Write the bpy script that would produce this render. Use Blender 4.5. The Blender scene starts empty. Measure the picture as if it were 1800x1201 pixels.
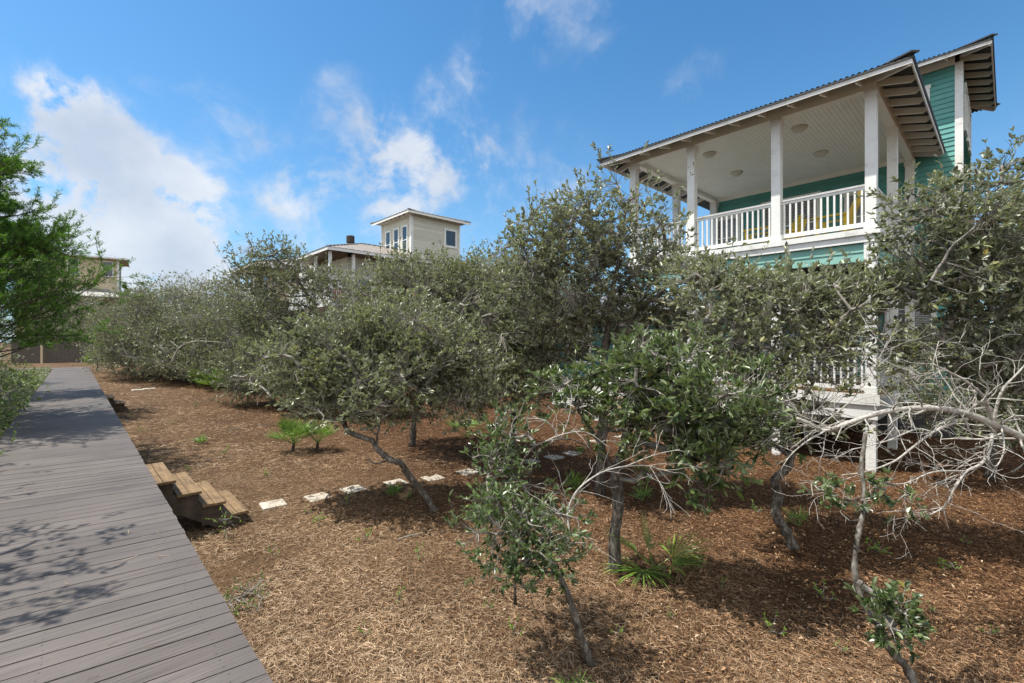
import bpy, math, random
import numpy as np
from mathutils import Vector
sc = bpy.context.scene
C = sc.collection
R = math.radians
rng = np.random.default_rng(7)
random.seed(7)

# ---------------------------------------------------------------- camera
EYE = 2.65
YAW = R(43.2)                       # view direction, measured from +Y towards +X
cam_d = bpy.data.cameras.new("camera")
cam = bpy.data.objects.new("camera", cam_d); C.objects.link(cam)
cam.location = (0, 0, EYE)
cam.rotation_euler = (R(90), 0, -YAW)
cam_d.sensor_width = 36; cam_d.lens = 820/1800*36
cam_d.clip_start = 0.05; cam_d.clip_end = 3000
sc.camera = cam
# ---------------------------------------------------------------- light
SUN = Vector((-0.32, 0.31, 0.90)).normalized()      # towards the sun
elev = math.asin(SUN.z)
w = bpy.data.worlds.new("World"); sc.world = w; w.use_nodes = True
nt = w.node_tree; N = nt.nodes; L = nt.links
for n in list(N): N.remove(n)
def wn(t, **k):
    n = N.new(t)
    for a, b in k.items(): setattr(n, a, b)
    return n
def wmath(op, a, b=None, c=None, clamp=False):
    n = N.new('ShaderNodeMath'); n.operation = op; n.use_clamp = clamp
    for i, v in enumerate((a, b, c)):
        if v is None: continue
        if isinstance(v, (int, float)): n.inputs[i].default_value = v
        else: L.new(v, n.inputs[i])
    return n.outputs[0]
out = wn('ShaderNodeOutputWorld'); bg = wn('ShaderNodeBackground')
sky = wn('ShaderNodeTexSky', sky_type='NISHITA', sun_disc=False)
sky.sun_elevation = elev; sky.sun_rotation = math.atan2(SUN.x, SUN.y)
sky.air_density = 1.0; sky.dust_density = 0.6; sky.ozone_density = 2.5
tc = wn('ShaderNodeTexCoord')
def sdir(u, v):       # a direction in the sky
    r, d, z = (u-900)/820, 1.0, (600.5-v)/820
    p = Vector((math.cos(YAW)*r+math.sin(YAW)*d, -math.sin(YAW)*r+math.cos(YAW)*d, z))
    return p.normalized()
# warp
nz = wn('ShaderNodeTexNoise'); nz.inputs['Scale'].default_value = 3.2; nz.inputs['Detail'].default_value = 5; nz.inputs['Roughness'].default_value = .55
L.new(tc.outputs['Generated'], nz.inputs['Vector'])
sub = wn('ShaderNodeVectorMath', operation='SUBTRACT'); L.new(nz.outputs['Color'], sub.inputs[0]); sub.inputs[1].default_value = (.5, .5, .5)
scl = wn('ShaderNodeVectorMath', operation='SCALE'); L.new(sub.outputs[0], scl.inputs[0]); scl.inputs[3].default_value = .17
add = wn('ShaderNodeVectorMath', operation='ADD'); L.new(tc.outputs['Generated'], add.inputs[0]); L.new(scl.outputs[0], add.inputs[1])
warped = add.outputs[0]
CL = [ # u, v, radius, strength
 (100,165,.035,1.1),(135,205,.045,1.1),(185,235,.055,1.0),(235,270,.05,1.0),(280,290,.03,.8),(195,185,.025,.8),(110,260,.07,.55),(60,330,.09,.5),(100,400,.12,.75),(200,330,.09,.3),(345,345,.035,1.0),(335,310,.03,.6),(355,375,.035,1.0),(270,455,.09,1.0),(180,480,.13,.85),(320,470,.07,.9),
 (395,470,.05,.6),(-80,420,.2,.7),
 (670,265,.06,.6),(740,268,.07,.5),(800,262,.07,.5),(850,250,.05,.4),(620,330,.14,.30),(480,300,.10,.35),(540,310,.06,.3),(720,350,.12,.42),(560,400,.2,.36),(880,400,.22,.42),(1000,330,.12,.25),
 (390,195,.045,.55),(275,145,.03,.5),(640,180,.045,.55),(575,128,.03,.4),(745,157,.03,.5),(545,175,.025,.35),
 (800,110,.05,.4),(850,125,.04,.35),(900,180,.05,.3),(960,10,.08,.4),(1040,45,.06,.4),(1210,140,.06,.28),(880,5,.08,.3),(1180,260,.12,.2),(1330,40,.05,.15),(1760,330,.2,.3)]
tot = None
for (u, v, rad, st) in CL:
    dv = wn('ShaderNodeVectorMath', operation='DISTANCE'); L.new(warped, dv.inputs[0]); dv.inputs[1].default_value = sdir(u, v)
    q = wmath('DIVIDE', dv.outputs['Value'], rad)
    q = wmath('MULTIPLY', q, q)
    q = wmath('MULTIPLY', q, -1.0)
    q = wmath('POWER', 2.718, q)
    q = wmath('MULTIPLY', q, st)
    tot = q if tot is None else wmath('ADD', tot, q)
n2 = wn('ShaderNodeTexNoise'); n2.inputs['Scale'].default_value = 9; n2.inputs['Detail'].default_value = 9; n2.inputs['Roughness'].default_value = .6
L.new(warped, n2.inputs['Vector'])
m1 = wmath('MULTIPLY_ADD', n2.outputs['Fac'], 4.6, -2.3)
m2 = wmath('ADD', m1, 0.72)
m2 = wmath('MAXIMUM', m2, 0.0)
dens = wmath('MULTIPLY', tot, m2)
n3 = wn('ShaderNodeTexNoise'); n3.inputs['Scale'].default_value = 30; n3.inputs['Detail'].default_value = 5
L.new(warped, n3.inputs['Vector'])
dens = wmath('MULTIPLY', dens, wmath('MULTIPLY_ADD', n3.outputs['Fac'], .9, .55))
mr = wn('ShaderNodeMapRange', interpolation_type='SMOOTHSTEP'); L.new(dens, mr.inputs[0]); mr.inputs[1].default_value = .16; mr.inputs[2].default_value = 1.45; mr.inputs[3].default_value = 0; mr.inputs[4].default_value = .88
hs = wn('ShaderNodeHueSaturation'); hs.inputs['Saturation'].default_value = 1.1; hs.inputs['Value'].default_value = 1.25
tint = wn('ShaderNodeMix', data_type='RGBA', blend_type='MULTIPLY'); tint.inputs[0].default_value = 1; L.new(sky.outputs[0], tint.inputs[6]); tint.inputs[7].default_value = (.50, .70, .77, 1)
L.new(tint.outputs[2], hs.inputs['Color'])
n4 = wn('ShaderNodeTexNoise'); n4.inputs['Scale'].default_value = 7; n4.inputs['Detail'].default_value = 6; L.new(tc.outputs['Generated'], n4.inputs['Vector'])
cw = wn('ShaderNodeMix', data_type='RGBA'); L.new(wmath('MULTIPLY_ADD', n4.outputs['Fac'], 3.2, -1.1, True), cw.inputs[0]); cw.inputs[6].default_value = (3.2, 3.55, 4.15, 1); cw.inputs[7].default_value = (4.7, 4.85, 5.1, 1)
mixc_w = cw.outputs[2]
mix = wn('ShaderNodeMix', data_type='RGBA'); L.new(mr.outputs[0], mix.inputs[0]); sp = wn('ShaderNodeSeparateXYZ'); L.new(tc.outputs['Generated'], sp.inputs[0])
hz_ = wmath('POWER', wmath('SUBTRACT', 1.0, wmath('MAXIMUM', sp.outputs[2], 0.0), None, True), 5.0); hz_ = wmath('MULTIPLY', hz_, .75)
hmix = wn('ShaderNodeMix', data_type='RGBA'); L.new(hz_, hmix.inputs[0]); L.new(hs.outputs[0], hmix.inputs[6]); hmix.inputs[7].default_value = (2.7, 3.8, 5.0, 1)
L.new(hmix.outputs[2], mix.inputs[6]); L.new(mixc_w, mix.inputs[7])
# unseen bright cloud bank, added behind the standpoint as white fill light
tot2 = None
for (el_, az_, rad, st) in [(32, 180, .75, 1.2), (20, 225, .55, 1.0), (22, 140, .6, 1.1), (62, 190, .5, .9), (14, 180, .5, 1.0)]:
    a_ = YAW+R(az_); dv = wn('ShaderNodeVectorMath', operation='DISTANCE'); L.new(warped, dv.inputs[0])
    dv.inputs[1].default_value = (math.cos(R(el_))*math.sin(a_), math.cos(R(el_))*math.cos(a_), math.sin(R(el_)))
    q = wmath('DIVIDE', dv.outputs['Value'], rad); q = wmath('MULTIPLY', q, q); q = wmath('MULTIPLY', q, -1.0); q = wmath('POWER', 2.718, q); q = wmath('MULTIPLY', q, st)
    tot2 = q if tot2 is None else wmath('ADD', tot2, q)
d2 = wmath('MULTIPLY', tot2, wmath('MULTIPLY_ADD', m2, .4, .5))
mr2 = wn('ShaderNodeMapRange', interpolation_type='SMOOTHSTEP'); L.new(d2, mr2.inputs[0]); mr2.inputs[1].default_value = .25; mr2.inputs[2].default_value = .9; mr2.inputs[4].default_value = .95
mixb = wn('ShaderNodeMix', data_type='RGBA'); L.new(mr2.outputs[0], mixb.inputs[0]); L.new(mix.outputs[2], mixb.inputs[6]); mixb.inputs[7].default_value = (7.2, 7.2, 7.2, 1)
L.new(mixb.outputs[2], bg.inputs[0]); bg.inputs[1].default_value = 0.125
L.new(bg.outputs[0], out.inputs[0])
sun_d = bpy.data.lights.new("sun", 'SUN'); sun = bpy.data.objects.new("sun", sun_d); C.objects.link(sun)
sun_d.energy = 5.0; sun_d.angle = R(.53); sun_d.color = (1, .95, .87)
sun.rotation_euler = SUN.to_track_quat('Z', 'Y').to_euler()
sc.view_settings.view_transform = 'Standard'; sc.view_settings.look = 'None'
sc.view_settings.exposure = 0.6; sc.view_settings.gamma = 1
sc.cycles.max_bounces = 6; sc.cycles.transparent_max_bounces = 8

# ---------------------------------------------------------------- helpers: places
cs, sn = math.cos(YAW), math.sin(YAW)
def P(u, v, d):                       # a point d metres in front of the standpoint
    r = (u-900)/820*d
    return np.array((cs*r+sn*d, -sn*r+cs*d, EYE+(600.5-v)/820*d))
def gz(x, y):                         # ground height
    t = np.clip((y-9)/33, 0, 1)
    b = .03+.80*t*t*(3-2*t)*.55+.80*t*.45
    fl = np.clip((x-8)/4, 0, 1)
    return b*(1-.3*fl) + .035*np.sin(x*.9+1)*np.sin(y*.7) + .02*np.sin(x*2.3+y*1.7)
def G(u, v, lift=0):                  # where the line of sight meets the ground
    d = 5.0
    for _ in range(40):
        p = P(u, v, d); g = gz(p[0], p[1])+lift
        d = (EYE-g)*820/(v-600.5) if v > 605 else d
    p = P(u, v, d); p[2] = gz(p[0], p[1])+lift
    return p
def Gd(u, d):
    p = P(u, 600, d); p[2] = gz(p[0], p[1]); return p

# ---------------------------------------------------------------- helpers: objects
def tag(o, label=None, cat=None, group=None, kind=None):
    if label: o['label'] = label
    if cat: o['category'] = cat
    if group: o['group'] = group
    if kind: o['kind'] = kind
    return o
def thing(name, label, cat, loc=(0, 0, 0), rz=0, group=None):
    o = bpy.data.objects.new(name, None); C.objects.link(o)
    o.location = [float(a) for a in loc]; o.rotation_euler = (0, 0, rz); o.empty_display_size = .2
    return tag(o, label, cat, group)
def mesh_obj(name, V, F, mats, parent=None, midx=None, smooth=False, local=True):
    """V: world coords (n,3); F: list of arrays of faces with 3 or 4 corners"""
    V = np.asarray(V, dtype=np.float64).reshape(-1, 3)
    if not isinstance(F, list): F = [F]
    F = [np.asarray(f, dtype=np.int32) for f in F if len(f)]
    if parent is not None and local:
        q_ = parent
        while q_ is not None: V = V - np.array(q_.location); q_ = q_.parent
    me = bpy.data.meshes.new(name)
    me.vertices.add(len(V)); me.vertices.foreach_set('co', V.ravel())
    loops = np.concatenate([f.ravel() for f in F]); sizes = np.concatenate([np.full(len(f), f.shape[1], dtype=np.int32) for f in F])
    me.loops.add(len(loops)); me.loops.foreach_set('vertex_index', loops)
    me.polygons.add(len(sizes))
    me.polygons.foreach_set('loop_start', np.concatenate(([0], np.cumsum(sizes)[:-1])).astype(np.int32))
    me.polygons.foreach_set('loop_total', sizes)
    if not isinstance(mats, (list, tuple)): mats = [mats]
    for m in mats: me.materials.append(m)
    if midx is not None: me.polygons.foreach_set('material_index', np.asarray(midx, dtype=np.int32))
    me.polygons.foreach_set('use_smooth', np.full(len(sizes), bool(smooth)))
    me.update(calc_edges=True); me.validate()
    o = bpy.data.objects.new(name, me); C.objects.link(o)
    if parent is not None: o.parent = parent
    return o
def copy_tree(o, parent=None):
    c = o.copy(); C.objects.link(c)
    if parent is not None: c.parent = parent
    for ch in list(o.children): copy_tree(ch, c)
    return c
class MB:
    """collects boxes, prisms and tubes into one mesh"""
    def __init__(s): s.V = []; s.Q = []; s.T = []; s.n = 0
    def add(s, V, Q=(), T=()):
        V = np.asarray(V, float).reshape(-1, 3)
        if len(Q): s.Q.append(np.asarray(Q)+s.n)
        if len(T): s.T.append(np.asarray(T)+s.n)
        s.V.append(V); s.n += len(V); return s
    def box(s, x0, x1, y0, y1, z0, z1, M=None):
        V = np.array([(x, y, z) for x in (x0, x1) for y in (y0, y1) for z in (z0, z1)], float)
        if M is not None: V = M(V)
        return s.add(V, [(0, 1, 3, 2), (4, 6, 7, 5), (0, 4, 5, 1), (2, 3, 7, 6), (0, 2, 6, 4), (1, 5, 7, 3)])
    def bar(s, a, b, w, h, up=(0, 0, 1)):          # a squared timber from a to b
        a = np.array(a, float); b = np.array(b, float); t = b-a; t /= np.linalg.norm(t)
        up = np.array(up, float); sd = np.cross(t, up); sd /= np.linalg.norm(sd); u = np.cross(sd, t)
        V = [p+sd*w/2*i+u*h/2*j for p in (a, b) for i, j in ((-1, -1), (1, -1), (1, 1), (-1, 1))]
        return s.add(V, [(0, 1, 2, 3), (7, 6, 5, 4), (0, 4, 5, 1), (1, 5, 6, 2), (2, 6, 7, 3), (3, 7, 4, 0)])
    def tube(s, pts, rad, n=8, cap=True, wob=0):
        pts = np.array(pts, float); k = len(pts)
        rad = np.full(k, rad) if np.isscalar(rad) else np.asarray(rad, float)
        tg = np.gradient(pts, axis=0); tg /= np.linalg.norm(tg, axis=1)[:, None]+1e-9
        ref = np.array((.31, .17, .93)) if abs(tg[0][2]) < .8 else np.array((.9, .3, .1))
        V = []
        sd = np.cross(tg[0], ref); sd /= np.linalg.norm(sd)
        an = np.arange(n)/n*2*np.pi
        for i in range(k):
            sd = sd-tg[i]*np.dot(sd, tg[i]); sd /= np.linalg.norm(sd)+1e-9; up = np.cross(tg[i], sd)
            rr = rad[i]*(1+(wob*rng.standard_normal(n) if wob else 0))*np.ones(n)
            V.append(pts[i]+(np.cos(an)*rr)[:, None]*sd+(np.sin(an)*rr)[:, None]*up)
        V = np.concatenate(V)
        i = np.arange(k-1)[:, None]*n; j = np.arange(n)[None, :]; j2 = (j+1) % n
        Q = np.stack((i+j, i+j2, i+n+j2, i+n+j), -1).reshape(-1, 4)
        T = []
        if cap:
            V = np.vstack((V, pts[0], pts[-1])); c0, c1 = len(V)-2, len(V)-1
            T = [(c0, (a+1) % n, a) for a in range(n)]+[(c1, (k-1)*n+a, (k-1)*n+(a+1) % n) for a in range(n)]
        return s.add(V, Q, T)
    def lathe(s, c, prof, n=20):                     # prof: (r,z) list round a vertical axis
        an = np.arange(n)/n*2*np.pi; c = np.array(c, float)
        V = np.concatenate([np.column_stack((c[0]+r*np.cos(an), c[1]+r*np.sin(an), np.full(n, c[2]+z))) for r, z in prof])
        k = len(prof); i = np.arange(k-1)[:, None]*n; j = np.arange(n)[None, :]; j2 = (j+1) % n
        return s.add(V, np.stack((i+j, i+j2, i+n+j2, i+n+j), -1).reshape(-1, 4))
    def build(s, name, mat, parent=None, smooth=False, bevel=0):
        F = []
        if s.Q: F.append(np.concatenate(s.Q))
        if s.T: F.append(np.concatenate(s.T))
        o = mesh_obj(name, np.concatenate(s.V), F, mat, parent, smooth=smooth)
        if bevel:
            b = o.modifiers.new('bevel', 'BEVEL'); b.width = bevel; b.segments = 2; b.limit_method = 'ANGLE'
        return o

# ---------------------------------------------------------------- materials
def mat(name, color, rough=.6, spec=.5, build=None, metal=0):
    m = bpy.data.materials.new(name); m.use_nodes = True
    n = m.node_tree.nodes; l = m.node_tree.links; b = n['Principled BSDF']
    b.inputs['Base Color'].default_value = (*color, 1); b.inputs['Roughness'].default_value = rough
    b.inputs['Metallic'].default_value = metal
    b.inputs['Specular IOR Level'].default_value = spec
    if build: build(n, l, b)
    return m
def ramp(n, l, src, stops):
    r = n.new('ShaderNodeValToRGB'); e = r.color_ramp.elements
    while len(e) > 1: e.remove(e[-1])
    e[0].position, e[0].color = stops[0][0], (*stops[0][1], 1)
    for p, c in stops[1:]:
        x = e.new(p); x.color = (*c, 1)
    l.new(src, r.inputs[0]); return r.outputs[0]
def noise(n, l, scale=5, detail=4, rough=.5, stretch=None, coord='Object', rot=None):
    t = n.new('ShaderNodeTexCoord'); x = n.new('ShaderNodeTexNoise')
    x.inputs['Scale'].default_value = scale; x.inputs['Detail'].default_value = detail; x.inputs['Roughness'].default_value = rough
    src = t.outputs[coord]
    if stretch or rot:
        m = n.new('ShaderNodeMapping')
        if stretch: m.inputs['Scale'].default_value = stretch
        if rot: m.inputs['Rotation'].default_value = rot
        l.new(src, m.inputs[0]); src = m.outputs[0]
    l.new(src, x.inputs['Vector']); return x.outputs['Fac']
def mixc(n, l, fac, a, b, mode='MIX'):
    x = n.new('ShaderNodeMix'); x.data_type = 'RGBA'; x.blend_type = mode
    for v, i in ((fac, 0), (a, 6), (b, 7)):
        if isinstance(v, (int, float)): x.inputs[i].default_value = v
        elif isinstance(v, tuple): x.inputs[i].default_value = (*v, 1)
        else: l.new(v, x.inputs[i])
    return x.outputs[2]
def bump(n, l, b, h, st=.3, dist=.01):
    x = n.new('ShaderNodeBump'); x.inputs['Strength'].default_value = st; x.inputs['Distance'].default_value = dist
    l.new(h, x.inputs['Height']); l.new(x.outputs[0], b.inputs['Normal'])
def island(n):
    return n.new('ShaderNodeNewGeometry').outputs['Random Per Island']

def noisy(c1, c2, scale=4, detail=5, stretch=None, bs=0, bd=.01, lo=.3, hi=.7):
    def f(n, l, b):
        x = noise(n, l, scale, detail, .6, stretch)
        l.new(ramp(n, l, x, [(lo, c1), (hi, c2)]), b.inputs['Base Color'])
        if bs: bump(n, l, b, x, bs, bd)
    return f
def deck_nodes(n, l, b):
    base = ramp(n, l, island(n), [(0, (0.086, 0.072, 0.065)), (.3, (0.103, 0.088, 0.080)), (.65, (0.113, 0.097, 0.088)), (1, (0.095, 0.082, 0.076))])
    s1 = noise(n, l, 1.0, 5, .65, (1.6, 130, 20))
    s2 = noise(n, l, 1.1, 4, .5)
    c = mixc(n, l, 1.0, base, ramp(n, l, s1, [(.32, (.5, .49, .48)), (.5, (.95, .95, .95)), (.7, (1.5, 1.47, 1.43))]), 'MULTIPLY')
    c = mixc(n, l, 1.0, c, ramp(n, l, s2, [(.3, (.78, .78, .78)), (.7, (1.14, 1.12, 1.09))]), 'MULTIPLY')
    l.new(c, b.inputs['Base Color']); bump(n, l, b, s1, .5, .004)
def wood_nodes(n, l, b):
    base = ramp(n, l, island(n), [(0, (.16, .105, .055)), (.5, (.23, .16, .09)), (1, (.19, .125, .07))])
    s1 = noise(n, l, 1.0, 6, .65, (34, 1.6, 18))
    s2 = noise(n, l, 6, 3, .5)
    c = mixc(n, l, 1.0, base, ramp(n, l, s1, [(.3, (.45, .42, .40)), (.5, (.95, .93, .9)), (.75, (1.35, 1.32, 1.25))]), 'MULTIPLY')
    c = mixc(n, l, 1.0, c, ramp(n, l, s2, [(.35, (.75, .73, .7)), (.65, (1.1, 1.08, 1.05))]), 'MULTIPLY')
    l.new(c, b.inputs['Base Color']); bump(n, l, b, s1, .6, .006)
def white_nodes(n, l, b):
    a = noise(n, l, 3, 6, .65); d = noise(n, l, 40, 3, .6, (1, 1, .12))
    c = ramp(n, l, a, [(.28, (.50, .49, .44)), (.42, (.70, .70, .67)), (.8, (.8, .8, .79))])
    c = mixc(n, l, 1.0, c, ramp(n, l, d, [(.22, (.62, .6, .56)), (.34, (1, 1, 1))]), 'MULTIPLY')
    l.new(c, b.inputs['Base Color']); bump(n, l, b, d, .15, .003)
def siding_nodes(c1, c2):
    def f(n, l, b):
        a = noise(n, l, 1.4, 6, .65); s = noise(n, l, 1.0, 5, .6, (3, 3, 60))
        c = ramp(n, l, a, [(.3, c1), (.7, c2)])
        c = mixc(n, l, 1.0, c, ramp(n, l, s, [(.3, (.86, .88, .88)), (.7, (1.06, 1.06, 1.06))]), 'MULTIPLY')
        c = mixc(n, l, 1.0, c, ramp(n, l, island(n), [(0, (.9, .9, .9)), (1, (1.07, 1.07, 1.07))]), 'MULTIPLY')
        l.new(c, b.inputs['Base Color'])
    return f
def leaf_mat(name, top, under, rough=.33, yellow=.02, spec=.5, trans=.12):
    m = bpy.data.materials.new(name); m.use_nodes = True
    n = m.node_tree.nodes; l = m.node_tree.links; b = n['Principled BSDF']
    g = n.new('ShaderNodeNewGeometry'); isl = g.outputs['Random Per Island']
    t = np.array(top)
    c = ramp(n, l, isl, [(0, tuple(t*.38)), (.4, tuple(t*.85)), (.75, tuple(t*1.35)), (.97-yellow*.5, tuple(t*np.array((1.7, 1.6, 1.3)))), (.992, tuple(t*np.array((1.8, 1.5, 1.2)))), (1.0, (.25, .19, .03) if yellow else tuple(t*1.6))])
    big = noise(n, l, 1.3, 2, .5)
    c = mixc(n, l, 1.0, c, ramp(n, l, big, [(.3, (.8, .85, .9)), (.7, (1.2, 1.12, .95))]), 'MULTIPLY')
    oi = n.new('ShaderNodeObjectInfo')
    c = mixc(n, l, 1.0, c, ramp(n, l, oi.outputs['Random'], [(0, (.84, .88, .92)), (.35, (1.05, 1.0, .95)), (.7, (.95, 1.02, .9)), (1, (1.18, 1.12, 1.05))]), 'MULTIPLY')
    c = mixc(n, l, g.outputs['Backfacing'], c, under)
    l.new(c, b.inputs['Base Color']); b.inputs['Roughness'].default_value = rough; b.inputs['Specular IOR Level'].default_value = spec
    tr = n.new('ShaderNodeBsdfTranslucent'); l.new(mixc(n, l, 1.0, c, (1.6, 1.9, .7), 'MULTIPLY'), tr.inputs[0])
    mx = n.new('ShaderNodeMixShader'); mx.inputs[0].default_value = trans
    l.new(b.outputs[0], mx.inputs[1]); l.new(tr.outputs[0], mx.inputs[2]); l.new(mx.outputs[0], n['Material Output'].inputs[0])
    return m
def bark_nodes(c1, c2, c3):
    def f(n, l, b):
        a = noise(n, l, 22, 6, .7, (1, 1, .5)); d = noise(n, l, 7, 4, .6)
        c = ramp(n, l, a, [(.32, c1), (.5, c2), (.68, c3)])
        c = mixc(n, l, 1.0, c, ramp(n, l, d, [(.3, (.7, .7, .68)), (.65, (1.15, 1.15, 1.15))]), 'MULTIPLY')
        l.new(c, b.inputs['Base Color']); bump(n, l, b, a, .9, .012)
    return f
def ground_nodes(n, l, b):
    f1 = noise(n, l, 60, 6, .75); f2 = noise(n, l, 1, 6, .7, (12, 150, 20), rot=(0, 0, .5)); f3 = noise(n, l, 1, 6, .7, (150, 14, 20), rot=(0, 0, .35))
    big = noise(n, l, .45, 4, .6); med = noise(n, l, 3.5, 5, .65)
    c = ramp(n, l, f1, [(.3, (.022, .014, .009)), (.45, (.10, .065, .038)), (.6, (.21, .15, .095)), (.78, (.38, .29, .2))])
    c2 = ramp(n, l, f2, [(.35, (.4, .38, .36)), (.6, (1.25, 1.2, 1.1))]); c3 = ramp(n, l, f3, [(.35, (.45, .42, .4)), (.6, (1.2, 1.15, 1.1))])
    c = mixc(n, l, .7, c, c2, 'MULTIPLY'); c = mixc(n, l, .7, c, c3, 'MULTIPLY')
    # the litter: grey-brown needles near the walk, redder oak leaves towards the house
    t = n.new('ShaderNodeTexCoord'); s = n.new('ShaderNodeSeparateXYZ'); l.new(t.outputs['Object'], s.inputs[0])
    mr_ = n.new('ShaderNodeMapRange'); l.new(s.outputs[0], mr_.inputs[0]); mr_.inputs[1].default_value = 2; mr_.inputs[2].default_value = 7
    c = mixc(n, l, 1.0, c, mixc(n, l, mr_.outputs[0], (.98, .96, .93), (.66, .51, .40)), 'MULTIPLY')
    c = mixc(n, l, 1.0, c, ramp(n, l, big, [(.35, (.75, .72, .7)), (.65, (1.15, 1.12, 1.1))]), 'MULTIPLY')
    c = mixc(n, l, 1.0, c, ramp(n, l, med, [(.3, (.72, .7, .68)), (.6, (1.08, 1.08, 1.08))]), 'MULTIPLY')
    l.new(c, b.inputs['Base Color']); bump(n, l, b, f1, .8, .03)
def metal_nodes(n, l, b):
    a = noise(n, l, 2.5, 5, .6)
    l.new(ramp(n, l, a, [(.3, (.30, .31, .31)), (.7, (.48, .48, .47))]), b.inputs['Base Color'])
def warm(n, l, c):      # redder litter away from the walk
    t = n.new('ShaderNodeTexCoord'); s = n.new('ShaderNodeSeparateXYZ'); l.new(t.outputs['Object'], s.inputs[0])
    m = n.new('ShaderNodeMapRange'); l.new(s.outputs[0], m.inputs[0]); m.inputs[1].default_value = 2; m.inputs[2].default_value = 7.5
    bg_ = noise(n, l, .8, 5, .65)
    c = mixc(n, l, 1.0, c, ramp(n, l, bg_, [(.34, (.60, .57, .54)), (.5, (.95, .95, .95)), (.7, (1.2, 1.18, 1.15))]), 'MULTIPLY')
    return mixc(n, l, 1.0, c, mixc(n, l, m.outputs[0], (.98, .92, .85), (.60, .44, .32)), 'MULTIPLY')
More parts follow.
